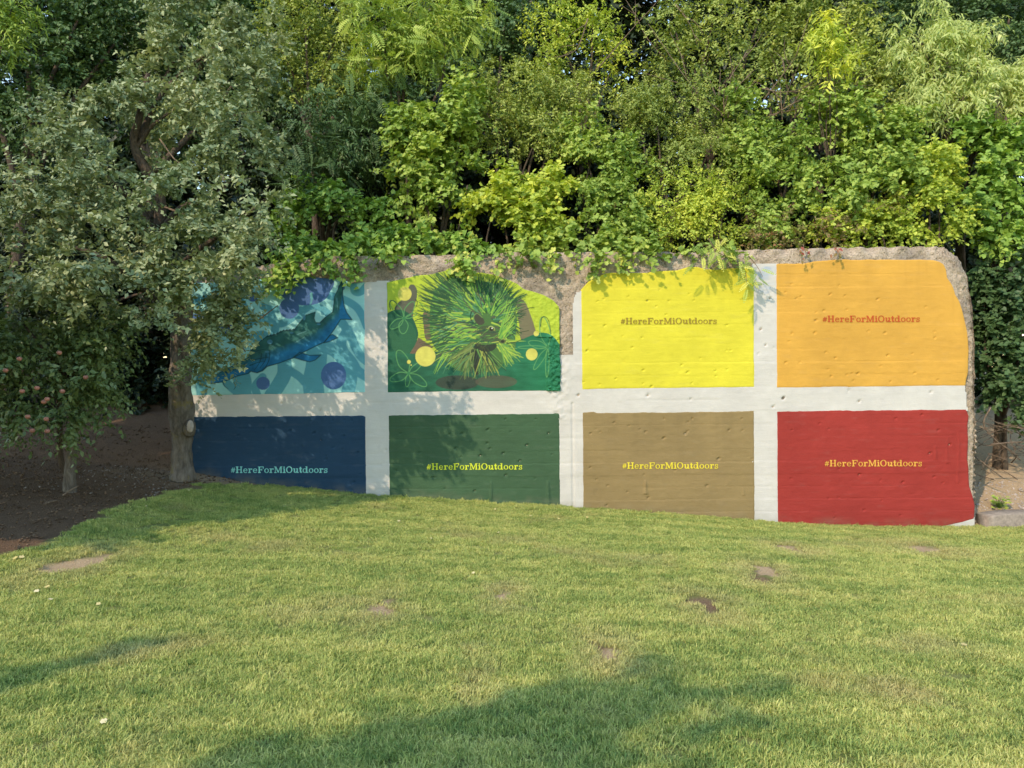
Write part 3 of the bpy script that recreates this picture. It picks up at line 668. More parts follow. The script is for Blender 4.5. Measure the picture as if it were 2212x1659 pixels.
def art_porcupine(cv):
    f = to_crop((940, 640), 500 / 2212); cv.x, cv.y = f(cv.x, cv.y)
    R = np.random.default_rng(5)
    LM, DG, YL, GR = (0.50, 0.64, 0.055), (0.022, 0.125, 0.070), (0.72, 0.70, 0.15), (0.150, 0.155, 0.105)
    k = (fbm(cv.x / 120, cv.y / 120, None, 3, 3) - 0.5)[:, None]; cv.c[:] = np.array(LM) * (1 + 0.25 * k)
    cv.poly([(365, 340), (385, 318), (425, 322), (452, 370), (455, 440), (436, 520), (410, 600), (405, 680), (300, 690), (205, 600), (245, 520), (300, 470)], (0.13, 0.14, 0.10))
    cv.poly([(120, 640), (200, 600), (300, 600), (390, 660), (440, 760), (468, 860), (445, 960), (395, 1080), (330, 1130), (60, 1130), (60, 700)], DG)
    cv.poly([(520, 640), (575, 618), (650, 700), (690, 900), (560, 930), (530, 800)], (0.20, 0.155, 0.10))
    cv.poly([(470, 900), (560, 960), (640, 1010), (440, 1090), (360, 1100), (430, 990)], (0.19, 0.14, 0.095), False)
    cv.poly([(1560, 500), (1600, 475), (1655, 520), (1705, 640), (1752, 780), (1758, 880), (1610, 930), (1585, 760), (1558, 600)], (0.215, 0.20, 0.115))
    cv.poly([(60, 1085), (400, 1080), (700, 1060), (1000, 1180), (1300, 1100), (1560, 950), (1750, 868), (1850, 848), (1950, 885), (2020, 970), (2060, 1060), (2060, 1560), (60, 1560)], lambda x, y: np.array(DG)[None] * (1 + 0.9 * (fbm(x / 150, y / 50, None, 6, 3) - 0.35))[:, None] + np.array([0.0, 0.07, 0.02]) * np.clip((x - 1150) / 700, 0, 1)[:, None])
    # mound edge: a straight left flank keeps the lime field above it
    cv.ellipse(300, 900, 150, 190, (0.06, 0.20, 0.09), 0.35)
    for c in [(900, 1400, 240, 80, (0.055, 0.06, 0.05), 0.8), (1330, 1390, 230, 70, (0.12, 0.11, 0.075), 0.7)]: cv.ellipse(*c)
    FL = (0.12, 0.36, 0.13)
    def flower(cx, cy, petals, w=9, col=FL):
        for ang, L_, wd in petals:
            a = radians(ang); d = np.array([cos(a), -sin(a)]); n_ = np.array([-d[1], d[0]])
            c_ = np.array([cx, cy]); q = [c_, c_ + d * L_ * 0.4 + n_ * wd, c_ + d * L_ * 0.85 + n_ * wd * 0.7, c_ + d * L_, c_ + d * L_ * 0.85 - n_ * wd * 0.7, c_ + d * L_ * 0.4 - n_ * wd, c_]
            cv.stroke(q, w, col, soft=5)
        cv.ellipse(cx, cy, 18, 18, (0.05, 0.24, 0.10))
    flower(362, 1298, [(115, 280, 60), (40, 190, 30), (200, 220, 45), (262, 150, 25), (325, 240, 45)])
    flower(312, 690, [(128, 250, 40), (60, 210, 45), (215, 190, 40), (265, 170, 50), (20, 150, 20)])
    flower(1900, 1010, [(100, 340, 55), (165, 220, 40), (180, 330, 18), (238, 290, 30), (268, 330, 18)])
    # porcupine
    C0 = np.array([1230.0, 700.0])
    tips = np.array([(600, 1010), (500, 900), (505, 800), (470, 690), (470, 580), (490, 460), (500, 400), (545, 310), (575, 220), (640, 190), (720, 180), (800, 135), (900, 175), (1000, 175), (1100, 190), (1200, 215), (1290, 235), (1400, 230), (1470, 280), (1530, 345), (1590, 390), (1640, 440), (1650, 520), (1640, 640), (1600, 800), (1600, 930)], float)
    cv.poly([(640, 1000), (600, 850), (600, 700), (600, 560), (640, 420), (720, 310), (830, 250), (960, 240), (1100, 260), (1250, 290), (1370, 330), (1470, 430), (1530, 560), (1560, 720), (1540, 900), (1540, 1020), (1440, 1140), (1350, 1260), (1230, 1280), (1110, 1240), (1000, 1290), (880, 1250), (790, 1180), (720, 1080)], (0.085, 0.20, 0.06))
    cols = [(0.025, 0.105, 0.055), (0.06, 0.20, 0.07), (0.17, 0.42, 0.075), (0.30, 0.55, 0.08), (0.45, 0.62, 0.09), (0.10, 0.30, 0.16), (0.105, 0.115, 0.075), (0.62, 0.72, 0.12)]
    tl = catmull(tips, 12)
    for layer, n_, f0, f1 in ((0, 210, 0.35, 1.0), (1, 300, 0.15, 0.86), (2, 200, 0.10, 0.66)):
        for k in range(n_):
            q = tl[R.integers(len(tl))] + R.normal(0, 14, 2)
            d = q - C0; o_ = C0 + np.array([d[1], -d[0]]) * R.normal(0, 0.07)
            a0 = R.uniform(f0, f0 + 0.3); a1 = f1 * R.uniform(0.8, 1.03)
            if a1 - a0 < 0.15: continue
            p0, p1 = o_ + d * a0, o_ + d * a1
            bend = np.array([d[1], -d[0]]) * R.normal(0.03, 0.03) + np.array([0, -10])
            cc = cols[int(R.choice([0, 1, 6, 0, 1, 2] if layer == 0 else [2, 3, 4, 1, 5, 1, 0, 2, 6]))]
            cv.stroke([p0, (p0 + p1) / 2 + bend, p1], R.uniform(11, 19), cc, 4)
    # side fur flowing down and left, chest, feet
    for k in range(150):
        x0 = R.uniform(760, 1180); y0 = R.uniform(740, 1060); L_ = R.uniform(140, 330); a = radians(R.uniform(170, 215)) if y0 < 960 else radians(R.uniform(190, 250))
        p1 = (max(600, x0 + L_ * cos(a)), y0 - L_ * sin(a))
        cv.stroke([(x0, y0), ((x0 + p1[0]) / 2, (y0 + p1[1]) / 2 + R.normal(0, 14) - 14), p1], R.uniform(12, 20), cols[int(R.choice([0, 1, 2, 3, 4, 6, 5]))], 4)
    for k in range(90):
        a = radians(R.uniform(205, 285)); L_ = R.uniform(160, 330); x0, y0 = 1080 + R.normal(0, 22), 1030 + R.normal(0, 30)
        p1 = (x0 + L_ * cos(a) * 1.1, min(1365, y0 - L_ * sin(a)))
        cv.stroke([(x0, y0), ((x0 + p1[0]) / 2 - 16, (y0 + p1[1]) / 2), p1], R.uniform(10, 20), [(0.17, 0.25, 0.07), (0.10, 0.18, 0.06), (0.035, 0.06, 0.04), (0.24, 0.32, 0.10), (0.12, 0.28, 0.11)][R.integers(5)], 5)
    cv.poly([(1110, 1010), (1160, 1080), (1150, 1200), (1135, 1310), (1100, 1300), (1080, 1180)], (0.030, 0.040, 0.032))
    for k in range(80):
        a = radians(R.uniform(-110, -40)); L_ = R.uniform(150, 330); x0, y0 = 1200 + R.normal(0, 30), 1030 + R.normal(0, 20)
        p1 = (min(1460, x0 + L_ * cos(a)), min(1350, y0 - L_ * sin(a)))
        cv.stroke([(x0, y0), p1], R.uniform(9, 18), [(0.03, 0.05, 0.035), (0.40, 0.46, 0.10), (0.05, 0.09, 0.05), (0.16, 0.36, 0.09)][R.integers(4)], 5, smooth=False)
    for k in range(70):
        a = radians(R.uniform(-75, 5)); L_ = R.uniform(110, 300); x0, y0 = 1380 + R.normal(0, 24), 980 + R.normal(0, 24)
        cv.stroke([(x0, y0), (x0 + L_ * cos(a) * 0.8, min(1330, y0 - L_ * sin(a)))], R.uniform(8, 15), [(0.50, 0.66, 0.09), (0.28, 0.50, 0.08), (0.14, 0.36, 0.09)][R.integers(3)], 4, smooth=False)
    for k in range(170):
        q = tl[R.integers(len(tl))] + R.normal(0, 10, 2); d = q - C0
        a0 = R.uniform(.5, .75); a1 = R.uniform(.95, 1.10); p0, p1 = C0 + d * a0, C0 + d * a1
        cv.stroke([p0, (p0 + p1) / 2 + np.array([d[1], -d[0]]) * R.normal(0.02, 0.02), p1], R.uniform(8, 12), (0.03, 0.10, 0.045), 4, soft=3)
    # face
    cv.poly([(1150, 790), (1230, 770), (1290, 790), (1330, 860), (1380, 910), (1350, 970), (1270, 960), (1190, 940), (1140, 870)], (0.075, 0.090, 0.055), a=0.7)
    cv.poly([(1110, 960), (1200, 985), (1330, 975), (1300, 1040), (1200, 1060), (1120, 1020)], (0.035, 0.045, 0.035), a=0.9)
    cv.poly([(1085, 640), (1130, 625), (1180, 680), (1200, 740), (1150, 765), (1100, 730)], (0.075, 0.080, 0.055))
    cv.stroke([(1090, 735), (1080, 670), (1120, 635), (1175, 680)], 12, (0.20, 0.36, 0.10), 8)
    cv.stroke([(1055, 620), (1045, 680), (1075, 740), (1130, 780)], 14, (0.03, 0.08, 0.045), 6)
    for k in range(55):
        x0, y0 = R.uniform(1130, 1360), R.uniform(800, 970); cv.stroke([(x0, y0), (x0 - R.uniform(40, 110), y0 + R.uniform(-20, 45))], 9, cols[int(R.choice([0, 2, 6, 6, 1, 7]))], 3, smooth=False)
    cv.ellipse(1278, 806, 24, 22, (0.015, 0.02, 0.015)); cv.ellipse(1284, 800, 9, 8, (0.85, 0.88, 0.8)); cv.stroke([(1245, 790), (1275, 778), (1310, 800)], 9, (0.5, 0.6, 0.2))
    cv.poly([(1370, 895), (1410, 900), (1440, 935), (1410, 970), (1365, 950)], (0.13, 0.17, 0.06)); cv.ellipse(1400, 945, 20, 16, (0.04, 0.05, 0.035)); cv.stroke([(1375, 895), (1420, 920), (1440, 930)], 8, (0.5, 0.6, 0.15), 4)
    for k in range(40):
        a = radians(R.uniform(20, 75)); L_ = R.uniform(150, 420); x0, y0 = 1390 + R.normal(0, 20), 880 + R.normal(0, 20)
        cv.stroke([(x0, y0), (x0 + L_ * cos(a) * 0.55, y0 - L_ * sin(a))], R.uniform(9, 16), [(0.42, 0.64, 0.09), (0.22, 0.50, 0.08), (0.10, 0.30, 0.08)][R.integers(3)], 3, smooth=False)
    for P in ([(1450, 900), (1530, 860), (1690, 825)], [(1450, 970), (1550, 950), (1620, 920)], [(1420, 760), (1560, 640), (1700, 575), (1750, 575)], [(1570, 700), (1640, 645)], [(430, 720), (490, 695), (600, 690)], [(610, 1010), (720, 970), (900, 960)], [(640, 1085), (800, 1045), (910, 1075)], [(1820, 780), (1830, 700), (1860, 670), (1910, 720), (1935, 860)], [(160, 590), (150, 530), (180, 490), (230, 530), (210, 600)], [(440, 480), (458, 520), (440, 570)]):
        cv.stroke(P, 9, (0.035, 0.075, 0.035), 6)
    for c in [(318, 420, 76, 76), (547, 1110, 111, 111), (1722, 1088, 64, 66), (1772, 858, 29, 29), (365, 1172, 21, 22), (390, 1206, 8, 8)]: cv.ellipse(*c, lambda x, y: np.array(YL)[None] * (1 + 0.35 * (fbm(x / 50, y / 50, None, 9, 3) - 0.5))[:, None])

def rough_green(X, Z, u, v):
    x, y = to_crop((940, 640), 500 / 2212)(u, v)
    m = np.clip((x - 1880) / 20, 0, 1) * np.clip((y - 860) / 40, 0, 1)
    m2 = np.clip((x - 1655 - (y - 390) * 0.20) / 20, 0, 1) * (y < 900) * 0.35
    return -(m + m2) * 0.06 * fbm(X * 22, Z * 22, None, 55, 3)

E = lambda cf, P: [cf(x, y) for x, y in P]
pn = {}
pn['fish'] = panel([(400, 590), (400, 855)], E(c1, [(2088, 200), (2092, 1530)]), E(c1, [(100, 300), (560, 290), (780, 268), (1100, 250), (1200, 240), (1300, 222), (1420, 240), (1500, 232), (1780, 262), (1850, 262), (1960, 300), (2110, 292)]), E(c1, [(100, 1545), (700, 1535), (1400, 1525), (2110, 1508)]),
                   (0.27, 0.72, 0.68), 340, 230, 'turquoise panel painted with a swimming sturgeon', art_fish, False, 0.5)
pn['porcupine'] = panel(E(c2, [(118, 200), (130, 1520)]), E(c2, [(2028, 500), (2030, 940), (2042, 1060), (2036, 1500)]), E(c2, [(100, 292), (270, 262), (430, 222), (570, 207), (760, 168), (810, 135), (850, 150), (900, 170), (1050, 180), (1180, 185), (1360, 225), (1560, 305), (1640, 370), (1700, 385), (1850, 430), (1960, 490), (2020, 560), (2036, 640), (2060, 680)]), E(c2, [(100, 1510), (1000, 1498), (2060, 1490)]),
                        (0.60, 0.71, 0.045), 380, 265, 'lime and green panel painted with a porcupine', art_porcupine, False, 0.5, rough_green)
pn['yellow'] = panel(E(c3, [(212, 400), (222, 1540)]), E(c3, [(1988, 200), (1992, 1530)]), E(c3, [(200, 525), (215, 510), (290, 430), (390, 370), (460, 345), (530, 330), (620, 337), (700, 330), (850, 342), (1000, 318), (1200, 310), (1330, 274), (1400, 276), (1500, 300), (1610, 300), (1700, 290), (1850, 285), (2000, 290)]), E(c3, [(200, 1532), (900, 1524), (2000, 1510)]),
                     (0.82, 0.745, 0.055), 190, 150, 'bright yellow panel')
pn['orange'] = panel(E(c4, [(146, 200), (152, 1440)]), E(c4, [(1916, 200), (1914, 1150), (1904, 1250), (1892, 1430)]), E(c4, [(130, 290), (400, 290), (500, 270), (760, 255), (1300, 255), (1600, 258), (1650, 268), (1690, 292), (1712, 340), (1722, 420), (1760, 470), (1782, 520), (1792, 570), (1830, 630), (1855, 700), (1872, 770), (1890, 850), (1908, 930), (1920, 1100)]), E(c4, [(130, 1438), (1000, 1430), (1930, 1418)]),
                     (0.78, 0.435, 0.075), 200, 150, 'golden orange panel')
pn['navy'] = panel([(398, 890), (398, 1120)], E(c5, [(1898, 270), (1905, 1030)]), E(c5, [(0, 300), (900, 295), (1850, 285), (1880, 290), (1900, 305)]), [(390, 1085), (560, 1085), (800, 1110)],
                   (0.020, 0.066, 0.135), 200, 110, 'navy blue panel')
pn['green'] = panel(E(c6, [(113, 270), (122, 1200)]), E(c6, [(1692, 250), (1702, 1200)]), E(c6, [(100, 286), (900, 278), (1710, 268)]), E(c6, [(90, 1130), (1720, 1260)]),
                    (0.062, 0.135, 0.068), 185, 140, 'forest green panel with two vertical scars')
pn['brown'] = panel(E(c7, [(130, 250), (138, 1240)]), E(c7, [(1716, 230), (1725, 1300)]), E(c7, [(120, 262), (240, 254), (260, 262), (900, 258), (1730, 244)]), E(c7, [(110, 1220), (1740, 1350)]),
                    (0.335, 0.245, 0.108), 185, 150, 'khaki brown panel')
pn['red'] = panel(E(c7, [(1922, 230), (1930, 1400)]), E(c8, [(1680, 200), (1680, 235), (1702, 300), (1690, 400), (1697, 520), (1690, 700), (1700, 850), (1712, 1000), (1740, 1100), (1756, 1200), (1752, 1400)]), E(c8, [(-80, 248), (700, 240), (1760, 232)]), E(c8, [(-80, 1290), (300, 1305), (700, 1325), (1300, 1332), (1450, 1318), (1640, 1275), (1765, 1240)]),
                  (0.405, 0.045, 0.036), 200, 150, 'brick red panel')

# ---- lettering: slab-serif letters drawn on a fine bitmap and turned into merged cells
def glyphs():
    H_ = 40
    def new(w): return np.zeros((int(H_ * 1.05) + 2, int(round(w * H_))), bool), w
    def R(m, x0, y0, x1, y1):
        m[int(round(y0 * H_)):int(round(y1 * H_)), int(round(x0 * H_)):int(round(x1 * H_))] = True
    def ring(m, cx, cy, rx, ry, tx, ty, keep=None):
        yy, xx = np.mgrid[:m.shape[0], :m.shape[1]]; xx = (xx + .5) / H_ - cx; yy = (yy + .5) / H_ - cy
        o = (xx / rx) ** 2 + (yy / ry) ** 2 <= 1; i_ = (xx / (rx - tx)) ** 2 + (yy / (ry - ty)) ** 2 <= 1
        k = o & ~i_
        if keep is not None: k &= keep(xx, yy)
        m |= k
    def line(m, x0, y0, x1, y1, w):
        yy, xx = np.mgrid[:m.shape[0], :m.shape[1]]; xx = (xx + .5) / H_; yy = (yy + .5) / H_
        t = np.clip(((xx - x0) * (x1 - x0) + (yy - y0) * (y1 - y0)) / ((x1 - x0) ** 2 + (y1 - y0) ** 2), 0, 1)
        m |= np.hypot(xx - x0 - t * (x1 - x0), yy - y0 - t * (y1 - y0)) < w / 2
    g = {}
    xh, st, th = 0.71, 0.205, 0.12
    m, w = new(0.78); line(m, .20, 0.10, .34, .80, .10); line(m, .44, 0.10, .58, .80, .10); line(m, .08, .32, .66, .32, .09); line(m, .12, .58, .70, .58, .09); g['#'] = (m, w)
    m, w = new(1.16); R(m, .16, 0, .16 + st, 1); R(m, .78, 0, .78 + st, 1); R(m, .2, .45, .9, .56); [R(m, x, y, x + .40, y + th) for x in (.05, .67) for y in (0, .9)]; g['H'] = (m, w)
    m, w = new(.78); ring(m, .38, xh / 2, .33, xh / 2, .15, .085, lambda x, y: ~((x > .0) & (y < -.0) & (y > -.14))); R(m, .12, .34, .69, .43); m[int(.22 * H_):int(.34 * H_), int(.40 * H_):] = False; g['e'] = (m, w)
    m, w = new(.74); R(m, .14, 0, .14 + st, xh); R(m, .03, 0, .46, th); R(m, .03, xh - th, .3, xh); ring(m, .50, .44, .26, .27, .13, .12, lambda x, y: (y > .02) & (x < .14)); R(m, .50, .50, .68, .70); g['r'] = (m, w)
    m, w = new(1.0); R(m, .16, 0, .16 + st, 1); R(m, .05, 0, .48, th); R(m, .05, .9, .92, 1.0); R(m, .82, .66, .92, 1); R(m, .3, .46, .66, .56); R(m, .60, .36, .69, .66); g['F'] = (m, w)
    m, w = new(.82); ring(m, .40, xh / 2, .36, xh / 2, .16, .085); g['o'] = (m, w)
    m, w = new(1.36); R(m, .14, 0, .26, 1); R(m, 1.0, 0, 1.0 + st, 1); line(m, .24, .98, .66, .12, .19); line(m, 1.04, .98, .66, .12, .12); [R(m, x, 0, x + .36, th) for x in (.03, .92)]; [R(m, x, .9, x + .26, 1) for x in (.03, 1.04)]; m[int(1.0 * H_):] = False; g['M'] = (m, w)
    m, w = new(.48); R(m, .14, 0, .14 + st, xh); R(m, .02, 0, .45, th); R(m, .02, xh - th, .3, xh); yy, xx = np.mgrid[:m.shape[0], :m.shape[1]]; m |= np.hypot((xx + .5) / H_ - .22, (yy + .5) / H_ - .89) < .115; g['i'] = (m, w)
    m, w = new(1.1); ring(m, .54, .5, .50, .51, .19, .095); g['O'] = (m, w)
    m, w = new(.94); R(m, .14, .2, .14 + st, xh); R(m, .02, xh - th, .3, xh); R(m, .60, 0, .60 + st, xh); R(m, .48, xh - th, .7, xh); R(m, .6, 0, .92, th); ring(m, .40, .27, .26, .27, .17, .11, lambda x, y: y < .0); g['u'] = (m, w)
    m, w = new(.56); R(m, .16, .16, .16 + st, .92); R(m, .03, xh - th, .52, xh); ring(m, .35, .2, .19, .2, .17, .10, lambda x, y: (y < .0)); g['t'] = (m, w)
    m, w = new(.96); ring(m, .38, xh / 2, .34, xh / 2, .16, .085); R(m, .58, 0, .58 + st, 1.0); R(m, .44, .9, .7, 1.0); R(m, .6, 0, .92, th); g['d'] = (m, w)
    m, w = new(.66); ring(m, .32, .515, .24, .185, .12, .08, lambda x, y: ~((x > .02) & (y < .0))); ring(m, .32, .20, .26, .205, .13, .09, lambda x, y: ~((x < -.02) & (y > .0))); R(m, .48, .46, .57, .70); R(m, .05, .0, .14, .24); g['s'] = (m, w)
    return g, H_
GL, GH = glyphs()
def lettering(parent, text, u0, u1, vbase, col, label):
    tw = sum(GL[c][1] for c in text)
    x0, z0 = W(u0, vbase); x1, z1 = W(u1, vbase - 0.4)
    sc = (x1 - x0) / tw
    V, F = [], []
    pen = 0.0
    for ch in text:
        m, w = GL[ch]
        # runs per row, rows with equal runs merged
        open_ = {}
        quads = []
        for r in range(m.shape[0] + 1):
            runs = set()
            if r < m.shape[0]:
                row = np.concatenate([[0], m[r].astype(int), [0]]); dd = np.diff(row)
                runs = set(zip(np.where(dd == 1)[0].tolist(), np.where(dd == -1)[0].tolist()))
            for k in list(open_):
                if k not in runs: quads.append((k[0], open_.pop(k), k[1], r))
            for k in runs: open_.setdefault(k, r)
        for a_, r0, b_, r1 in quads:
            n0 = len(V)
            for qx, qy in ((a_, r0), (b_, r0), (b_, r1), (a_, r1)):
                V.append((x0 + (pen + qx / GH) * sc, 0, z0 + (z1 - z0) * (pen / tw) + qy / GH * sc))
            F.append((n0, n0 + 1, n0 + 2, n0 + 3))
        pen += w
    V = np.array(V)
    cx = V[:, 0]; cz = V[:, 2]
    h = relief(cx, cz, True, 0.5)
    # letters keep one smooth skin just proud of the board relief
    V[:, 1] = D - 0.0165 + 0.6 * 0.010 * (fbm(cx * 0.9, cz * 1.1, None, 21, 3) - 0.5)
    o = mesh_np('lettering', V, [np.array(F)], m_paint, parent, colors=np.tile(np.array(col) * 0.80, (len(V), 1)))
    o['label'] = label
TXT = '#HereForMiOutdoors'
lettering(pn['navy'], TXT, 499, 709, 1021.5, (0.30, 0.78, 0.74), 'pale turquoise slab-serif lettering')
lettering(pn['green'], TXT, 921.5, 1129, 1014.5, (0.72, 0.82, 0.05), 'lime slab-serif lettering')
lettering(pn['brown'], TXT, 1343.5, 1551.5, 1012.5, (0.90, 0.75, 0.06), 'yellow slab-serif lettering')
lettering(pn['red'], TXT, 1780, 1991, 1007.5, (0.85, 0.46, 0.08), 'orange slab-serif lettering')
lettering(pn['yellow'], TXT, 1340, 1548.5, 700.5, (0.36, 0.26, 0.035), 'olive brown slab-serif lettering')
lettering(pn['orange'], TXT, 1775.5, 1986.5, 696, (0.58, 0.10, 0.025), 'rust red slab-serif lettering')

# ------------------------------------------------------------------ foliage
def leaf_shapes():
    L = {}
    # folded ovate leaf
    L['ovate'] = (np.array([(0, 0, 0), (.30, .40, .07), (0, 1, -.10), (-.30, .40, .07), (0, .45, -.03)]), [np.array([(0, 1, 4), (4, 1, 2), (0, 4, 3), (4, 2, 3)])])
    L['lance'] = (np.array([(0, 0, 0), (.13, .35, .03), (0, 1, -.22), (-.13, .35, .03), (0, .5, -.03)]), [np.array([(0, 1, 4), (4, 1, 2), (0, 4, 3), (4, 2, 3)])])
    L['dia'] = (np.array([(0, 0, 0), (.31, .42, .07), (0, 1, -.12), (-.31, .42, .07)]), [np.array([(0, 1, 2), (0, 2, 3)])])
    h_ = [(0, .06), (.26, -.08), (.50, .20), (.37, .42), (.50, .70), (0, 1.0)]
    V = np.array([(x, y, .16 * abs(x) - .12 * y * y) for x, y in h_] + [(-x, y, .16 * abs(x) - .12 * y * y) for x, y in h_[1:5]])
    L['lobed'] = (V, [np.array([(0, 1, 2, 3, 4, 5), (5, 9, 8, 7, 6, 0)])])
    h_ = [(0, .06), (.40, -.04), (.44, .46), (0, 1.0)]
    V = np.array([(x, y, .16 * abs(x) - .10 * y * y) for x, y in h_] + [(-x, y, .16 * abs(x) - .10 * y * y) for x, y in h_[1:3]])
    L['heart'] = (V, [np.array([(0, 1, 2, 3), (3, 5, 4, 0)])])
    def pinn(n, ll, lw, droop):
        V, F = [], []
        for k in range(n):
            y = 0.12 + 0.86 * k / (n - 1); z = -droop * y * y
            for sgn in (-1, 1):
                if k == n - 1 and sgn == 1: continue
                f = ll * (1.0 - 0.45 * abs(2 * k / (n - 1) - 0.8))
                dx, dy = (sgn * 0.92, 0.38) if k < n - 1 else (0, 1)
                b = np.array([0, y, z]); d_ = np.array([dx, dy, -0.25]); s_ = np.array([-dy, dx, 0]) * lw
                o = len(V); V += [b, b + d_ * f * .45 + s_, b + d_ * f, b + d_ * f * .45 - s_]; F.append((o, o + 1, o + 2, o + 3))
        o = len(V); V += [np.array([-.008, 0, 0]), np.array([.008, 0, 0]), np.array([.004, .98, -droop]), np.array([-.004, .98, -droop])]; F.append((o, o + 1, o + 2, o + 3))
        return np.array(V), [np.array(F)]
    L['pinnate'] = pinn(9, 0.36, 0.055, 0.35)
    L['locust'] = pinn(8, 0.22, 0.062, 0.25)
    return L
LEAF = leaf_shapes()
def place_leaves(shape, P, Yd, Nd, size, tint):
    T, F = LEAF[shape]
    Yd = nrm(Yd); Xd = nrm(np.cross(Yd, Nd)); Zd = np.cross(Xd, Yd)
    V = P[:, None, :] + size[:, None, None] * (T[None, :, 0:1] * Xd[:, None, :] + T[None, :, 1:2] * Yd[:, None, :] + T[None, :, 2:3] * Zd[:, None, :])
    n, k = len(P), len(T)
    off = (np.arange(n) * k)[:, None, None]
    return V.reshape(-1, 3), [(f[None] + off).reshape(-1, f.shape[1]) for f in F], np.repeat(tint, k)
DF = 2.0
def crown(clumps, shape, size, dens, r_, per=10, slen=0.30, droop=0.15, inner=0.5, tint0=0.0, up=0.55, keep=None, sunny=0.55, bough=1.0, boughs=8):
    """clumps (c, r): sprigs spread through the outer shell of each clump, each sprig a row of leaves"""
    VV, FF, TT = [], [], []
    o = 0
    for c, r in clumps:
        c = np.asarray(c, float); r = np.ones(3) * r if np.isscalar(r) else np.asarray(r, float)
        area = 4 * pi * (np.prod(r) ** (2 / 3))
        n = max(4, int(DF * dens * area))
        # boughs: smaller leaf masses set on the clump, with open gaps between them
        m_ = boughs
        bd = nrm(r_.normal(size=(m_, 3))); bc = bd * r_.uniform(0.40, 0.95, (m_, 1)); br = bough * r_.uniform(0.17, 0.44, m_)
        pick = r_.choice(m_, n, p=br ** 2 / (br ** 2).sum())
        dirs = nrm(r_.normal(size=(n, 3)) + np.array([0, 0, 0.25]))
        rad = inner + (1.05 - inner) * np.sqrt(r_.random(n))
        P0 = c + (bc[pick] + dirs * (rad * br[pick])[:, None]) * r
        dirs = nrm(dirs * 0.75 + bd[pick] * 0.35)
        sd = nrm(dirs * 0.75 + r_.normal(size=(n, 3)) * 0.55 + np.array([0, 0, 0.20 - droop * 1.6]))
        if keep is not None:
            k = keep(P0 + 0.5 * slen * sd); P0, sd, dirs, pick = P0[k], sd[k], dirs[k], pick[k]; n = len(P0)
            if n == 0: continue
        L = slen * r_.uniform(0.6, 1.3, n)
        f = (np.arange(per) + r_.random((n, per))) / per
        bow = np.array([0, 0, -1.0]) * (f ** 2)[..., None] * (L * (0.12 + droop))[:, None, None]
        P = P0[:, None] + sd[:, None] * (f * L[:, None])[..., None] + bow
        side = nrm(np.cross(sd, nrm(r_.normal(size=(n, 3)) * 0.5 + np.array([0, 0, 1]))))
        sg = np.where(np.arange(per) % 2, 1, -1)[None, :, None]
        yd = sd[:, None] * 0.55 + side[:, None] * sg * 0.85 + r_.normal(size=(n, per, 3)) * 0.35 + np.array([0, 0, -droop * 1.5])
        nd = dirs[:, None] * 0.40 + np.array([0, 0, up]) - SUN * sunny + r_.normal(size=(n, per, 3)) * 0.45
        sz = size * r_.uniform(0.6, 1.25, (n, per)) * (1.0 - 0.25 * f)
        ti = np.clip(tint0 + 0.20 * r_.random() + 0.28 * r_.random(m_)[pick][:, None] + 0.18 * r_.random((n, 1)) + 0.28 * r_.random((n, per)) + 0.10 * (r_.random((n, per)) > 0.95), 0, 1)
        V, F, t_ = place_leaves(shape, P.reshape(-1, 3), yd.reshape(-1, 3), nd.reshape(-1, 3), sz.ravel(), ti.ravel())
        VV.append(V); TT.append(t_)
        FF.append([f_ + o for f_ in F]); o += len(V)
    F = [np.vstack([a[k] for a in FF]) for k in range(len(FF[0]))]
    return np.vstack(VV), F, np.concatenate(TT)
TRI = [0]
# hollows between the boughs, where the thicket opens onto the dark behind
GAPS = [(1085, 505, 45, 28), (816, 394, 50, 24), (708, 484, 62, 28), (965, 470, 36, 42), (1048, 484, 28, 38), (1023, 389, 42, 24), (1261, 366, 62, 26), (1238, 439, 26, 32), (1276, 494, 28, 18), (1481, 522, 42, 14), (1543, 346, 24, 20), (1684, 416, 32, 30), (1871, 522, 52, 11),
        (2104, 371, 20, 40), (2016, 469, 32, 24), (1410, 300, 30, 16), (1390, 395, 26, 22), (1580, 470, 34, 20), (1780, 330, 34, 20), (1900, 420, 28, 18), (900, 200, 34, 20), (1150, 360, 34, 18), (1330, 250, 28, 16), (1730, 470, 30, 16), (2090, 560, 30, 40),
        (285, 300, 36, 46), (390, 425, 42, 26), (337, 458, 38, 26), (170, 545, 46, 16), (300, 633, 50, 32), (100, 670, 62, 26), (420, 290, 34, 22), (460, 520, 30, 20), (215, 480, 34, 16), (90, 455, 34, 16), (440, 610, 32, 18), (370, 150, 34, 24), (250, 260, 40, 22), (560, 370, 24, 30), (520, 250, 20, 26), (400, 530, 34, 26), (300, 520, 30, 16), (60, 545, 30, 14), (380, 330, 26, 30), (120, 330, 26, 14), (440, 150, 20, 30)]
def outside_gaps(P):
    u = 1106 + FPX * P[:, 0] / P[:, 1]; v = 829.5 - FPX * (P[:, 2] - CAM_Z) / P[:, 1]
    w = fbm(P[:, 0] * 3.2, P[:, 2] * 3.2, P[:, 1] * 2, 23, 3) - 0.5
    k = np.ones(len(P), bool)
    for a, b, ra, rb in GAPS: k &= ((u - a) / ra) ** 2 + ((v - b) / rb) ** 2 + 2.2 * w > 1.0
    return k | (P[:, 1] > 13.7) | (P[:, 1] < 4)
def crown_part(parent, name, clumps, shape, mat, size, dens, r_, **kw):
    V, F, t_ = crown(clumps, shape, size, dens, r_, keep=outside_gaps, **kw)
    TRI[0] += sum(len(f) * (f.shape[1] - 2) for f in F)
    o = mesh_np(name, V, F, mat, parent, attrs={'tint': t_}); o['kind'] = 'stuff'; return o
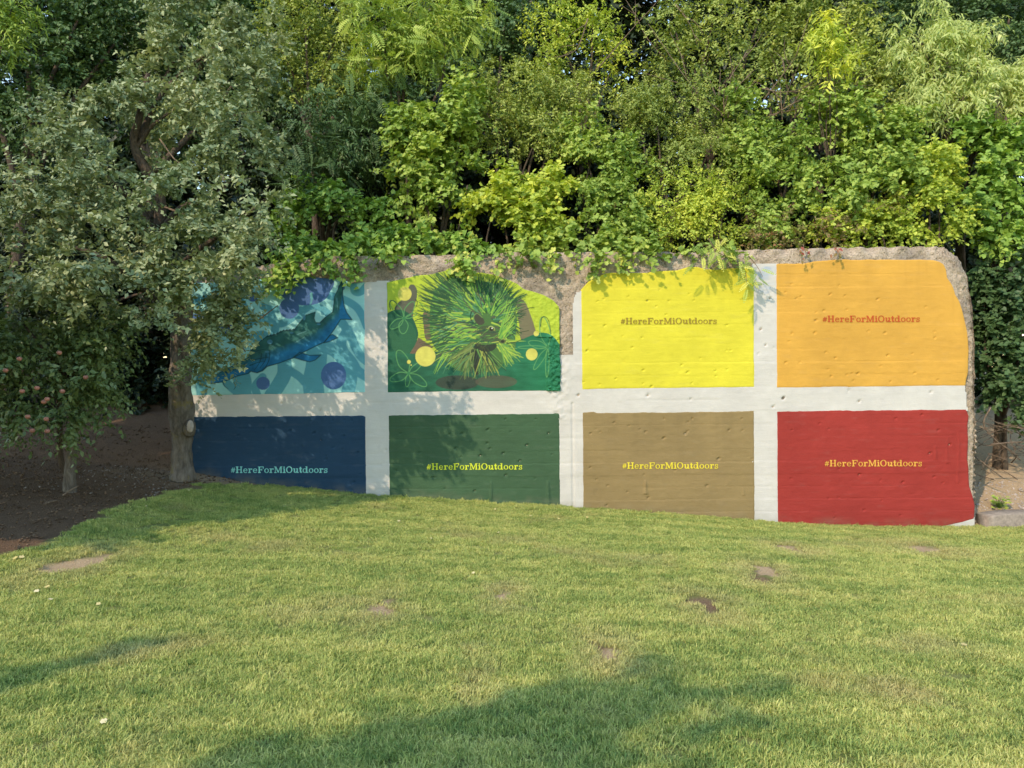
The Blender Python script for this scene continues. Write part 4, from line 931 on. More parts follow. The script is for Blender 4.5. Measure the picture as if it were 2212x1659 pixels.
def limb(parent, P, r0, r1, mat, sides=7, name='limb', rough=0.25, n=7):
    Q = catmull(P, n); R = np.linspace(r0, r1, len(Q))
    V, F = tube(Q, R, sides, rough, int(abs(Q[0][0]) * 100) % 97)
    return mesh_np(name, V, F, mat, parent, smooth=True)
def C(u, v, ru, Y, dy=0.8, fz=1.0):                  # a clump measured in the picture and set at its depth
    r = ru / FPX * Y
    return (at(u, v, Y), np.array([r, r * dy, r * fz]))

def plant(name, label, cat, group, base, clumps, shape, mat, size, dens, seed, bark=None, trunk=0.05, limbs=True, per=10, nl=6, **kw):
    r_ = np.random.default_rng(seed)
    base = np.array(base, float)
    e = empty(name, base, label, cat, group)
    if shape == 'pinnate': kw.setdefault('slen', .3)
    bark = bark or M_BARK2
    cc = np.array([c for c, r in clumps]); ctr = cc.mean(0)
    low = cc[:, 2].min()
    fork = np.array([base[0] + (ctr[0] - base[0]) * 0.3, base[1] + (ctr[1] - base[1]) * 0.3, base[2] + max(0.25, (max(low, base[2] + 0.4) - base[2]) * 0.75)])
    Q = catmull([base - [0, 0, 0.2], base * 0.6 + fork * 0.4 + r_.normal(0, 0.05, 3) * [1, 1, 0], fork], 6)
    V, F = tube(Q, np.linspace(trunk * 1.25, trunk * 0.8, len(Q)), 9, 0.22, seed)
    mesh_np('trunk', V, F, bark, e, smooth=True)
    if limbs:
        order = np.argsort(-np.array([np.prod(r) for c, r in clumps]))[:nl]
        for k in order:
            c = cc[k]; m = (fork + c) / 2 + r_.normal(0, 0.12, 3) + [0, 0, 0.1]
            limb(e, [fork, m, c], trunk * 0.6, trunk * 0.18, bark, 6, rough=0.15, n=4)
    if shape == 'pinnate':
        k2 = dict(kw); k2['slen'] = .34
        crown_part(e, 'crown', clumps, 'lance', mat, size * 0.34, dens * 1.5, r_, per=9, **k2)
        crown_part(e, 'frond', [(c + [0, -.12, .05], r * 1.05) for c, r in clumps], shape, mat, size, dens * 0.16, r_, per=3, **kw)
    else: crown_part(e, 'crown', clumps, shape, mat, size, dens, r_, per=per, **kw)
    return e

# ------------------------------------------------------------------ the big grey-leaved tree at the wall's left end
def big_tree():
    r_ = np.random.default_rng(11)
    b = np.array([-4.82, 10.72, float(G(-4.82, 10.72))])
    e = empty('leaning_tree', b, 'big grey-green tree with a thick knobbly trunk at the wall\'s left end', 'tree')
    P = [at(396, 1040, 10.72), at(393, 985, 10.72), at(392, 920, 10.72), at(391, 850, 10.7), at(390, 760, 10.7), at(396, 660, 10.65), at(372, 590, 10.6), at(340, 520, 10.55)]
    Q = catmull(P, 9); k = np.linspace(0, 1, len(Q))
    R = np.interp(k, [0, .12, .25, .34, .42, .6, .8, 1], [0.165, 0.135, 0.150, 0.168, 0.150, 0.135, 0.12, 0.09])
    V, F = tube(Q, R, 40, 0.42, 5, 7.0)
    mesh_np('trunk', V, F, M_BARK, e, smooth=True)
    # knob with a pale healed wound on the right side of the trunk
    n = 14; th, ph = np.meshgrid(np.linspace(0, 2 * pi, 18), np.linspace(0, pi, 10)); S = np.stack([np.cos(th) * np.sin(ph), np.sin(th) * np.sin(ph), np.cos(ph)], -1)
    kn = at(410, 925, 10.62); rr = 0.085 * (0.8 + 0.5 * fbm(S[..., 0] * 2, S[..., 1] * 2, S[..., 2] * 2, 4, 3)); Vk = (kn + S * (rr * 1.0)[..., None] * [0.9, 1, 1.5]).reshape(-1, 3)
    i = (np.arange(9)[:, None] * 18 + np.arange(17)[None, :]).ravel()
    mesh_np('burl', Vk, [np.stack([i, i + 1, i + 19, i + 18], -1)], M_BARK, e, smooth=True)
    wd_ = at(411, 921, 10.50); Sw = S * np.array([0.035, 0.03, 0.07])
    mesh_np('wound', (wd_ + Sw * (0.8 + 0.5 * rr / 0.085)[..., None]).reshape(-1, 3), [np.stack([i, i + 1, i + 19, i + 18], -1)], plain('healed_wood', (0.42, 0.36, 0.32)), e, smooth=True)
    cl = [C(u, v, r, Y) for u, v, r, Y in [
        (330, 140, 95, 10.2), (250, 215, 70, 10.0), (480, 90, 85, 10.2), (430, 215, 95, 9.9), (530, 180, 80, 10.0), (500, 320, 95, 9.6), (180, 300, 95, 9.6), (120, 255, 70, 9.8),
        (140, 400, 95, 9.2), (245, 430, 100, 9.2), (430, 400, 85, 9.4), (370, 470, 100, 9.0), (490, 470, 95, 8.9), (575, 425, 55, 8.7), (90, 510, 95, 8.9), (215, 545, 105, 8.6), (335, 580, 100, 8.6),
        (450, 560, 85, 8.8), (545, 540, 55, 8.7), (40, 600, 80, 8.9), (430, 660, 75, 9.2), (330, 660, 70, 8.8), (150, 610, 80, 8.6),
        (390, 40, 80, 10.6), (560, 60, 70, 10.6), (580, 300, 45, 9.7), (300, 330, 50, 10.4), (30, 430, 70, 9.2),
        # sprays hanging in front of the blue panel
        (470, 705, 48, 9.7), (520, 690, 36, 9.6), (455, 770, 50, 9.8), (515, 765, 34, 9.6), (420, 740, 45, 9.9), (485, 640, 45, 9.6), (555, 605, 32, 9.4), (440, 815, 26, 9.9), (395, 830, 22, 10.3),
        # leaves behind the front ones
        (300, 240, 90, 11.0), (420, 310, 90, 11.0), (200, 400, 90, 10.8), (350, 520, 90, 10.6), (480, 560, 60, 10.2), (260, 620, 80, 10.2)]]
    crown_part(e, 'crown', cl, 'ovate', M_GREYLEAF, 0.088, 22, r_, per=12, slen=0.27, droop=0.10, inner=0.25, sunny=0.30, up=0.45, bough=0.80, boughs=7)
    fork = at(340, 520, 10.55)
    for pts, r0, r1 in (([fork, at(300, 450, 10.4), at(250, 400, 10.0), at(170, 330, 9.7)], .07, .02), ([fork, at(345, 430, 10.4), at(292, 320, 10.2), at(302, 250, 10.1), at(320, 160, 10.2)], .09, .03), ([at(296, 318, 10.2), at(322, 280, 10.15), at(350, 255, 10.1), at(430, 200, 10.0)], .035, .012),
                        ([fork, at(390, 450, 10.2), at(470, 420, 9.7), at(530, 330, 9.6)], .06, .018), ([at(372, 590, 10.6), at(430, 540, 10.0), at(500, 490, 9.2), at(575, 430, 8.8)], .06, .015), ([at(392, 650, 10.6), at(330, 640, 9.8), at(230, 560, 8.9), at(110, 520, 8.9)], .065, .015),
                        ([at(392, 660, 10.6), at(440, 680, 10.0), at(490, 700, 9.7), at(530, 760, 9.6)], .03, .008), ([at(300, 300, 10.2), at(360, 190, 10.4), at(480, 90, 10.2)], .045, .015), ([at(350, 445, 9.7), at(410, 470, 9.5), at(470, 515, 9.3)], .014, .006), ([at(345, 300, 9.95), at(378, 345, 9.9), at(395, 352, 9.9)], .010, .005), ([at(500, 250, 9.9), at(560, 240, 9.9)], .012, .006), ([at(560, 690, 10.1), at(600, 660, 10.0)], .010, .005)):
        limb(e, pts, r0, r1, M_BARK2 if r0 > .03 else M_TWIG, 8)
big_tree()

def apple_tree():
    r_ = np.random.default_rng(12)
    b = ghit(150, 1062)
    e = empty('apple_tree', b, 'low dark-leaved tree with small pink apples and twin thin stems on the bare soil', 'tree')
    Y = b[1]
    V, F = tube(catmull([b - [0, 0, .15], at(152, 1010, Y), at(158, 955, Y), at(160, 900, Y), at(150, 820, Y)], 7), np.interp(np.linspace(0, 1, 29), [0, .2, .5, 1], [.10, .066, .052, .04]), 14, 0.25, 3)
    mesh_np('trunk', V, F, M_BARK, e, smooth=True)
    V, F = tube(catmull([b + [-.02, .22, -.1], at(133, 1000, Y + .2), at(129, 930, Y + .2), at(126, 860, Y + .1), at(100, 800, Y)], 7), np.linspace(.042, .03, 29), 10, 0.2, 4)
    mesh_np('trunk', V, F, M_BARK2, e, smooth=True)
    d = Y - 8.6
    cl = [C(u, v, r, yy + d) for u, v, r, yy in [(40, 690, 80, 8.3), (130, 710, 80, 8.2), (60, 790, 80, 8.0), (150, 800, 75, 8.0), (215, 750, 60, 8.2), (205, 840, 48, 8.2), (110, 870, 66, 8.0), (20, 880, 58, 8.1), (185, 890, 38, 8.2), (-40, 780, 90, 8.1), (150, 920, 26, 8.2), (230, 690, 55, 8.4), (90, 730, 80, 8.9), (180, 780, 80, 8.9)]]
    crown_part(e, 'crown', cl, 'ovate', M_APPLELEAF, 0.088, 30, r_, per=10, slen=0.32, droop=0.28, inner=0.35)
    m_ap = plain('apple_skin', (0.34, 0.15, 0.11), 0.5, 0.3, 0.35, 18)
    for u, v in [(102, 991 - 60), (60, 900), (48, 845), (80, 838), (135, 845), (252 - 150, 862), (12, 800), (128, 762), (42, 775), (185, 815), (100, 905), (70, 930), (95, 868)]:
        p = at(u, v, 7.35 + d + r_.uniform(-.08, .12)); th, ph = np.meshgrid(np.linspace(0, 2 * pi, 11), np.linspace(0, pi, 7))
        rr = 0.028 * (1 - 0.22 * np.exp(-(ph / .45) ** 2)); S = np.stack([np.cos(th) * np.sin(ph) * rr, np.sin(th) * np.sin(ph) * rr, np.cos(ph) * rr * .92], -1) + p
        i = (np.arange(6)[:, None] * 11 + np.arange(10)[None, :]).ravel()
        mesh_np('apple', S.reshape(-1, 3), [np.stack([i, i + 1, i + 12, i + 11], -1)], m_ap, e, smooth=True)
    fork = at(150, 820, Y)
    for q in ([fork, at(100, 760, 8.3 + d), at(50, 700, 8.3 + d)], [fork, at(180, 780, 8.3 + d), at(215, 750, 8.3 + d)], [at(126, 860, Y), at(60, 840, 8.2 + d), at(10, 800, 8.1 + d)]): limb(e, q, .03, .012, M_BARK2)
apple_tree()

# ------------------------------------------------------------------ trees and shrubs behind the wall
def gz(u, Y):
    x = ray(u, 829)[0] * Y; return (x, Y, float(G(x, Y)))
GT, GS = 'trees standing behind the wall', 'shrubs crowding the top of the wall'
def T(name, label, cat, group, bu, bY, cl, *a, **k):
    return plant(name, label, cat, group, gz(bu, bY), [C(*c) for c in cl], *a, **k)
sd_ = [100]
def S():
    sd_[0] += 1; return sd_[0]
# left background
T('broadleaf_tree', 'tall dark tree with a bare stem, behind the grey-green tree in the top left corner', 'tree', GT, 30, 14.5, [(60, 60, 120, 14.6), (170, 40, 110, 14.8), (40, 200, 120, 14.4), (150, 190, 100, 14.8), (-60, 120, 120, 14.4), (250, 90, 90, 15.2), (70, 330, 80, 15.0)], 'dia', M_DARKLEAF, 0.11, 13, S(), trunk=.13)
T('broadleaf_tree', 'dark tree showing above the grey-green tree, second from the left edge', 'tree', GT, 300, 15.5, [(300, 40, 110, 15.4), (400, 80, 110, 15.8), (230, 160, 90, 15.6), (350, 230, 100, 15.6), (500, 30, 100, 15.6), (540, 140, 90, 15.8)], 'dia', M_DARKLEAF, 0.11, 13, S(), trunk=.14)
T('broadleaf_sapling', 'bright sunlit sapling spray at the left edge, top corner', 'tree', None, -60, 12.0, [(10, 60, 48, 11.8), (25, 20, 40, 11.8), (0, 95, 36, 11.8), (-30, 40, 60, 11.8)], 'lance', M_MIDLEAF, 0.13, 22, S(), trunk=.04)
T('understorey_shrub', 'dark shrub in the deep shade left of the knobbly trunk', 'shrub', None, 290, 14.2, [(250, 760, 110, 14.5), (330, 800, 90, 14.4), (200, 860, 70, 14.2), (300, 880, 60, 14.0), (370, 740, 80, 14.6)], 'heart', M_SHADELEAF, 0.10, 14, S())  # leaf colour of these understorey shrubs darkened to paint the gap's shade
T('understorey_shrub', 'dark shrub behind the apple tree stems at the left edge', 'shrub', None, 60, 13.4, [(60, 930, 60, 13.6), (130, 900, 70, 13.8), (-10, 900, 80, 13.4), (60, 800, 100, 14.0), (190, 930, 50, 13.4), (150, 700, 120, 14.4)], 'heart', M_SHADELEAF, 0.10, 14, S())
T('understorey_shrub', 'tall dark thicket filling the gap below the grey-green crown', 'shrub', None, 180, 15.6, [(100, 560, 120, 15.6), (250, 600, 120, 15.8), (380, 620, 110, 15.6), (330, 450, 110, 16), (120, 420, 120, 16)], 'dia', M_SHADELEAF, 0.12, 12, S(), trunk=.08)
# middle: shaded sumac
T('sumac_tree', 'shaded dark sumac with feather leaves right of the grey-green tree', 'tree', GT, 690, 13.4, [(650, 300, 80, 13.4), (720, 250, 85, 13.6), (660, 410, 60, 13.1), (800, 330, 80, 13.5), (720, 390, 70, 13.2), (830, 220, 60, 13.8)], 'pinnate', M_DARKLEAF, 0.36, 13, S(), trunk=.07, per=3, slen=.3, droop=.25, nl=4)
T('sumac_tree', 'sunlit sumac with long yellow-green feather leaves at the top centre left', 'tree', GT, 870, 14.0, [(830, 60, 80, 13.8), (900, 40, 80, 13.8), (960, 90, 70, 13.8), (880, 120, 70, 13.7), (810, 140, 60, 13.9), (1000, 30, 60, 14)], 'pinnate', M_MIDLEAF, 0.36, 13, S(), tint0=.12, trunk=.07, per=3, slen=.3, droop=.22, nl=4)
T('broadleaf_tree', 'olive fine-leaved tree at the top, between the grey-green tree and the sunlit sumac', 'tree', GT, 680, 14.6, [(660, 60, 85, 14.4), (740, 40, 85, 14.5), (700, 140, 80, 14.4), (620, 170, 60, 14.4), (780, 120, 60, 14.6), (600, 90, 60, 14.4)], 'dia', M_SMALLLEAF, 0.075, 24, S(), trunk=.09)
T('broadleaf_tree', 'deep green tree in the shade behind the feather-leaved sumacs', 'tree', GT, 740, 16.2, [(640, 220, 110, 16), (760, 190, 110, 16.2), (700, 330, 100, 16), (850, 260, 100, 16.2), (620, 420, 80, 16), (800, 420, 70, 16.4)], 'dia', M_DARKLEAF, 0.11, 12, S(), trunk=.12)
T('leafy_shrub', 'dark shrub above the left half of the wall top, under the sumac', 'shrub', GS, 720, 12.8, [(660, 500, 50, 12.6), (740, 470, 55, 12.7), (690, 450, 50, 12.8), (800, 480, 55, 12.6), (620, 470, 40, 12.6), (850, 440, 50, 12.6)], 'heart', M_VINELEAF, 0.09, 24, S(), per=7)
T('broadleaf_tree', 'dark blue-green tree in the gap at the top centre', 'tree', GT, 1080, 17, [(1090, 50, 70, 16.6), (1060, 110, 60, 16.8), (1020, 160, 70, 17), (1100, 140, 60, 17), (1130, 10, 70, 17), (960, 190, 70, 17)], 'dia', M_DARKLEAF, 0.115, 14, S(), trunk=.12)
# centre shrubs, sunlit
T('leafy_shrub', 'broad-leaved sunlit shrub above the porcupine panel', 'shrub', GS, 940, 12.6, [(900, 250, 75, 13.0), (960, 320, 85, 12.8), (900, 390, 75, 12.6), (1000, 240, 70, 13.0), (960, 450, 60, 12.4), (880, 320, 60, 12.9), (1010, 400, 60, 12.5)], 'heart', M_MIDLEAF, 0.092, 25, S(), trunk=.06, per=8)
T('leafy_shrub', 'tall fine-leaved olive shrub above the seam between the green and yellow panels', 'shrub', GS, 1120, 13.2, [(1100, 210, 80, 13.4), (1180, 240, 80, 13.3), (1080, 280, 70, 13.2), (1150, 320, 75, 13.0), (1050, 180, 60, 13.5), (1220, 180, 70, 13.6)], 'dia', M_SMALLLEAF, 0.066, 34, S(), trunk=.06)
T('leafy_shrub', 'bright yellow-green maple-leaved shrub hanging over the wall right of the porcupine', 'shrub', GS, 1130, 12.3, [(1060, 470, 60, 12.0), (1120, 420, 65, 12.2), (1180, 470, 65, 12.0), (1110, 500, 50, 11.9), (1200, 400, 60, 12.3), (1170, 520, 45, 11.8), (1080, 400, 50, 12.4)], 'lobed', M_LIMELEAF, 0.085, 27, S(), trunk=.05, per=8)
T('leafy_shrub', 'small-leaved green shrub above the left end of the yellow panel', 'shrub', GS, 1290, 12.5, [(1280, 330, 75, 12.8), (1350, 360, 70, 12.7), (1270, 420, 60, 12.4), (1330, 440, 65, 12.2), (1290, 500, 55, 11.9), (1370, 490, 50, 12.0), (1250, 270, 60, 13)], 'heart', M_MIDLEAF, 0.070, 32, S(), trunk=.05)
T('broadleaf_tree', 'thin-crowned yellowing tree with sky showing through, top centre', 'tree', GT, 1260, 15.0, [(1200, 60, 80, 14.8), (1280, 50, 70, 14.8), (1240, 140, 80, 14.8), (1320, 150, 60, 14.9), (1330, 60, 40, 15), (1180, 130, 50, 15)], 'dia', M_LIMELEAF, 0.085, 13, S(), trunk=.08, per=8, nl=6)
T('broadleaf_tree', 'thin twiggy yellow-green tree right of the sky gap at the top', 'tree', GT, 1540, 14.6, [(1460, 70, 70, 14.5), (1540, 50, 80, 14.5), (1500, 150, 75, 14.4), (1600, 130, 70, 14.4), (1640, 40, 70, 14.6), (1430, 170, 55, 14.6)], 'dia', M_SMALLLEAF, 0.082, 16, S(), trunk=.09, per=8, nl=6)
T('leafy_shrub', 'dense olive shrub in the middle of the bank above the yellow panel', 'shrub', GS, 1440, 13.0, [(1420, 260, 80, 13.2), (1500, 250, 75, 13.2), (1450, 330, 75, 12.9), (1540, 320, 70, 12.9), (1380, 230, 60, 13.4)], 'dia', M_SMALLLEAF, 0.060, 38, S(), trunk=.06)
T('leafy_shrub', 'bright yellow-tipped shrub just above the yellow panel\'s right half', 'shrub', GS, 1500, 12.3, [(1440, 420, 65, 12.2), (1520, 430, 65, 12.2), (1480, 490, 55, 11.9), (1560, 480, 55, 12.0), (1420, 490, 45, 11.9), (1590, 420, 55, 12.3)], 'dia', M_LIMELEAF, 0.064, 38, S(), trunk=.05)
T('leafy_shrub', 'green shrub above the white pillar between yellow and orange', 'shrub', GS, 1650, 12.6, [(1620, 330, 75, 12.9), (1700, 340, 75, 12.8), (1650, 420, 65, 12.4), (1720, 430, 65, 12.3), (1660, 490, 50, 12.0), (1600, 260, 60, 13.2)], 'heart', M_MIDLEAF, 0.070, 32, S(), trunk=.06)
T('dead_tree', 'half-bare tree of brown twigs with few leaves, upper right', 'tree', GT, 1680, 13.6, [(1660, 190, 60, 13.6), (1720, 230, 60, 13.5), (1780, 200, 50, 13.6), (1690, 130, 60, 13.8), (1760, 270, 50, 13.3)], 'dia', M_SMALLLEAF, 0.08, 9, S(), trunk=.06, nl=5)
T('broadleaf_tree', 'olive tree at the top edge above the half-bare twigs', 'tree', GT, 1760, 14.6, [(1740, 40, 85, 14.5), (1830, 50, 80, 14.5), (1790, 120, 70, 14.3), (1870, 120, 70, 14.3), (1900, 180, 70, 14.0), (1700, 90, 60, 14.6)], 'dia', M_SMALLLEAF, 0.085, 22, S(), trunk=.09)
T('leafy_sapling', 'bright lime sprig of long leaves standing out at the upper right', 'tree', None, 1800, 12.9, [(1790, 95, 34, 12.7), (1820, 120, 26, 12.6), (1770, 110, 24, 12.7), (1800, 155, 24, 12.7), (1780, 60, 22, 12.8)], 'lance', M_LIMELEAF, 0.17, 24, S(), trunk=.02, tint0=0.22)
T('climbing_vine', 'heart-leaved vine thicket above the orange panel', 'vine', GS, 1850, 12.7, [(1830, 270, 75, 13.0), (1900, 300, 75, 12.9), (1850, 350, 70, 12.7), (1930, 380, 65, 12.5), (1820, 420, 65, 12.3), (1890, 440, 60, 12.2), (1960, 300, 60, 12.9)], 'heart', M_MIDLEAF, 0.080, 29, S(), trunk=.05)
T('climbing_vine', 'yellow-green vine spilling toward the wall\'s rounded corner', 'vine', GS, 1990, 12.5, [(1990, 380, 65, 12.5), (1960, 450, 60, 12.2), (2030, 440, 60, 12.3), (1900, 490, 45, 12.0), (1980, 500, 45, 12.0), (2040, 340, 60, 12.7), (1800, 490, 45, 12.0), (1850, 500, 40, 11.95)], 'heart', M_LIMELEAF, 0.068, 33, S(), trunk=.05)
T('drooping_tree', 'pale tree with drooping narrow leaves at the upper right', 'tree', GT, 2080, 13.8, [(1990, 90, 70, 13.6), (2060, 50, 80, 13.7), (2030, 140, 75, 13.5), (2110, 130, 80, 13.5), (2080, 210, 75, 13.3), (2160, 220, 75, 13.3), (2000, 190, 60, 13.4), (2190, 150, 60, 13.6), (1960, 130, 40, 13.6)], 'lance', M_PALELEAF, 0.15, 20, S(), trunk=.1, droop=.45, per=9)
T('broadleaf_tree', 'dark green tree in the top right corner behind the drooping one', 'tree', GT, 2190, 16, [(2180, 40, 90, 16), (2230, 110, 90, 16), (2130, 10, 80, 16.4), (2000, 10, 80, 16.5), (1920, 30, 70, 16.8)], 'dia', M_DARKLEAF, 0.11, 14, S(), trunk=.12)
T('leafy_shrub', 'tall green shrub at the right edge above the wall\'s rounded corner', 'shrub', None, 2150, 13.0, [(2120, 320, 65, 13.1), (2180, 340, 75, 13.0), (2110, 400, 55, 12.8), (2180, 430, 65, 12.8), (2090, 470, 50, 12.5), (2150, 500, 60, 12.6), (2220, 500, 60, 12.8)], 'heart', M_VINELEAF, 0.10, 22, S(), trunk=.06)
T('leafy_shrub', 'dark glossy shrub beside the wall\'s right edge', 'shrub', None, 2170, 12.9, [(2130, 590, 50, 12.7), (2190, 600, 60, 12.6), (2150, 670, 50, 12.7), (2210, 690, 55, 12.5), (2140, 760, 48, 12.6), (2200, 780, 60, 12.4), (2150, 840, 40, 12.5), (2215, 860, 45, 12.2), (2120, 700, 40, 13)], 'heart', M_DARKLEAF, 0.09, 30, S(), trunk=.05, tint0=-.15)
T('climbing_vine', 'reddening creeper on the wall top above the white pillar and the orange panel', 'vine', None, 1730, 11.9, [(1620, 525, 26, 11.65), (1670, 522, 26, 11.6), (1720, 515, 28, 11.6), (1775, 505, 30, 11.65), (1830, 480, 28, 11.9), (1690, 470, 24, 12.0), (1640, 470, 22, 12), (1900, 440, 28, 12.05), (1560, 530, 18, 11.7)], 'ovate', M_REDLEAF, 0.07, 26, S(), trunk=.02, tint0=-.18)
# creeper mats on the wall top
T('creeper', 'low creeper mat along the wall top above the sturgeon panel', 'vine', GS, 720, 11.9, [(640, 545, 28, 11.6), (690, 538, 28, 11.6), (740, 535, 28, 11.55), (790, 530, 30, 11.6), (620, 570, 26, 11.5), (760, 560, 20, 11.4), (600, 600, 22, 11.35), (700, 553, 18, 11.2), (625, 585, 22, 11.15)], 'heart', M_VINELEAF, 0.10, 40, S(), trunk=.02, nl=4, per=7)
T('creeper', 'low creeper mat along the wall top above the porcupine panel', 'vine', GS, 950, 11.9, [(840, 528, 28, 11.6), (890, 520, 28, 11.6), (940, 515, 30, 11.6), (990, 520, 28, 11.6), (1030, 540, 24, 11.45), (1070, 535, 24, 11.5), (860, 550, 16, 11.45), (830, 543, 20, 11.2), (1010, 556, 17, 11.15)], 'heart', M_VINELEAF, 0.10, 40, S(), trunk=.02, nl=4, per=7)
T('creeper', 'yellowing creeper mat on the wall top where the raw concrete strip begins', 'vine', GS, 1200, 11.9, [(1130, 535, 26, 11.5), (1180, 545, 24, 11.45), (1220, 530, 28, 11.6), (1270, 530, 26, 11.55), (1320, 530, 26, 11.55), (1380, 530, 24, 11.55), (1290, 558, 18, 11.2), (1345, 555, 16, 11.2), (1425, 546, 22, 11.25), (1500, 540, 18, 11.25), (1575, 545, 16, 11.25), (1140, 550, 20, 11.2)], 'lobed', M_MIDLEAF, 0.09, 40, S(), trunk=.02, nl=4, per=7)

# hanging sprigs whose leaves can be told apart, in front of the wall face
def sprig(name, label, pts, n, mat, size, shape, seed, spread=0.09, depth=(11.26, 11.16)):
    r_ = np.random.default_rng(seed)
    Y = np.linspace(depth[0], depth[1], len(pts))
    P = np.array([at(u, v, y) for (u, v), y in zip(pts, Y)])
    e = empty(name, P[0], label, 'vine', 'vine sprigs hanging over the wall face')
    Q = catmull(P, 8)
    V, F = tube(Q, np.linspace(.007, .003, len(Q)), 5); mesh_np('stem', V, F, M_TWIG, e)
    T_, F_ = LEAF[shape]
    protos = []
    for k in range(4):
        me = bpy.data.meshes.new('leaf'); me.from_pydata([tuple(p_) for p_ in T_], [], [tuple(int(i) for i in f) for ff in F_ for f in ff]); me.update()
        a_ = me.attributes.new('tint', 'FLOAT', 'POINT'); a_.data.foreach_set('value', np.full(len(T_), 0.2 + 0.24 * k, np.float32)); me.materials.append(mat); protos.append(me)
    from mathutils import Matrix
    inv = e.matrix_basis.inverted()
    for k in range(n):
        q = Q[min(len(Q) - 1, int(len(Q) * (k + r_.random()) / n))] + r_.normal(0, spread, 3) * [1, .35, .8]
        q[1] = min(q[1], D - 0.035)
        yd = nrm(np.array([r_.normal(0, .6), -.25 + r_.normal(0, .2), -0.55 + r_.normal(0, .4)])); nd = nrm(np.array([r_.normal(-.2, .4), -.9, .5 + r_.normal(0, .4)]))
        xd = nrm(np.cross(yd, nd)); zd = np.cross(xd, yd); s_ = size * r_.uniform(.65, 1.25)
        o = bpy.data.objects.new('leaf', protos[r_.integers(4)]); COL.objects.link(o); o.parent = e
        M = Matrix([[*(xd[i], yd[i], zd[i], q[i])] for i in range(3)] + [[0, 0, 0, 1]]) @ Matrix.Diagonal((s_, s_, s_, 1))
        o.matrix_parent_inverse = inv; o.matrix_basis = M
for k, (lab, pts, n, mat, size, shape, spread) in enumerate([
    ('dark vine tongue hanging over the left part of the sturgeon panel\'s top edge', [(640, 540), (628, 575), (618, 610), (612, 628)], 56, M_VINELEAF, .078, 'heart', .10),
    ('broad vine tongue hanging just left of the first white pillar', [(770, 545), (765, 565), (760, 588), (758, 602)], 56, M_VINELEAF, .078, 'heart', .09),
    ('vine sprig hanging onto the fish tail', [(720, 560), (715, 580), (738, 600)], 34, M_VINELEAF, .075, 'heart', .07),
    ('vine bunch hanging onto the porcupine\'s topmost quills', [(1000, 545), (1010, 565), (1005, 590), (1018, 600)], 52, M_MIDLEAF, .07, 'heart', .08),
    ('short sprig over the raw concrete right of the porcupine\'s quills', [(1070, 555), (1075, 575), (1072, 590)], 18, M_MIDLEAF, .075, 'lobed', .06),
    ('green lobed sprig over the raw concrete strip beside the yellow panel', [(1180, 545), (1190, 565), (1200, 585)], 44, M_MIDLEAF, .066, 'lobed', .08),
    ('green lobed sprig hanging at the yellow panel\'s upper left corner', [(1290, 545), (1290, 570), (1284, 600)], 38, M_MIDLEAF, .062, 'lobed', .06),
    ('green sprig trailing to the top edge of the yellow panel near its middle', [(1345, 540), (1350, 560), (1355, 585)], 44, M_MIDLEAF, .07, 'heart', .06),
    ('reddish sprig drooping onto the raw rim over the orange panel', [(1800, 528), (1808, 540), (1812, 552)], 12, M_REDLEAF, .07, 'ovate', .04),
    ('reddish sprig at the left end of the rim over the orange panel', [(1735, 528), (1738, 540), (1745, 550)], 16, M_REDLEAF, .07, 'ovate', .05)]):
    sprig('vine_sprig', lab, pts, n, mat, size, shape, 300 + k, spread)
for k, (lab, pts, n) in enumerate([('feathery locust spray hanging over the yellow panel\'s upper right corner', [(1530, 515), (1550, 545), (1585, 560), (1610, 590), (1612, 620)], 34), ('feathery locust spray reaching left along the rim of the yellow panel', [(1560, 520), (1540, 545), (1505, 560)], 14), ('small feathery spray at the top of the white pillar beside orange', [(1610, 545), (1635, 575), (1648, 598)], 6)]):
    sprig('locust_spray', lab, pts, n, M_MIDLEAF, .19, 'locust', 330 + k, .06, (11.15, 11.0))

# undergrowth added in darkened leaf colour so the hollows look deep in shade
for k, (u0, u1, lab) in enumerate([(560, 830, 'undergrowth in shade-darkened leaf, added behind hollows above the sturgeon panel'), (830, 1110, 'undergrowth in shade-darkened leaf, added behind hollows above the porcupine panel'), (1110, 1400, 'undergrowth in shade-darkened leaf, added behind hollows above the raw concrete strip and yellow panel'), (1400, 1720, 'dark undergrowth glimpsed through hollows above the yellow panel\'s right end'), (1720, 2060, 'undergrowth in shade-darkened leaf, added behind hollows above the orange panel')]):
    um = (u0 + u1) / 2; du = (u1 - u0) / 4
    T('understorey_shrub', lab, 'shrub', 'shade-darkened undergrowth added behind the wall-top shrubs', um, 15.0, [(um + a * du, v, 85, 15.0 + .3 * b) for a, b, v in [(-1.6, 0, 520), (-.5, 1, 510), (.6, 0, 520), (1.6, 1, 510), (-1.2, 1, 420), (0, 0, 410), (1.2, 1, 420), (-1.5, 0, 330), (-.2, 1, 320), (1.3, 0, 330)]], 'dia', M_SHADELEAF, 0.17, 9, 700 + k, trunk=.06, bough=1.25)
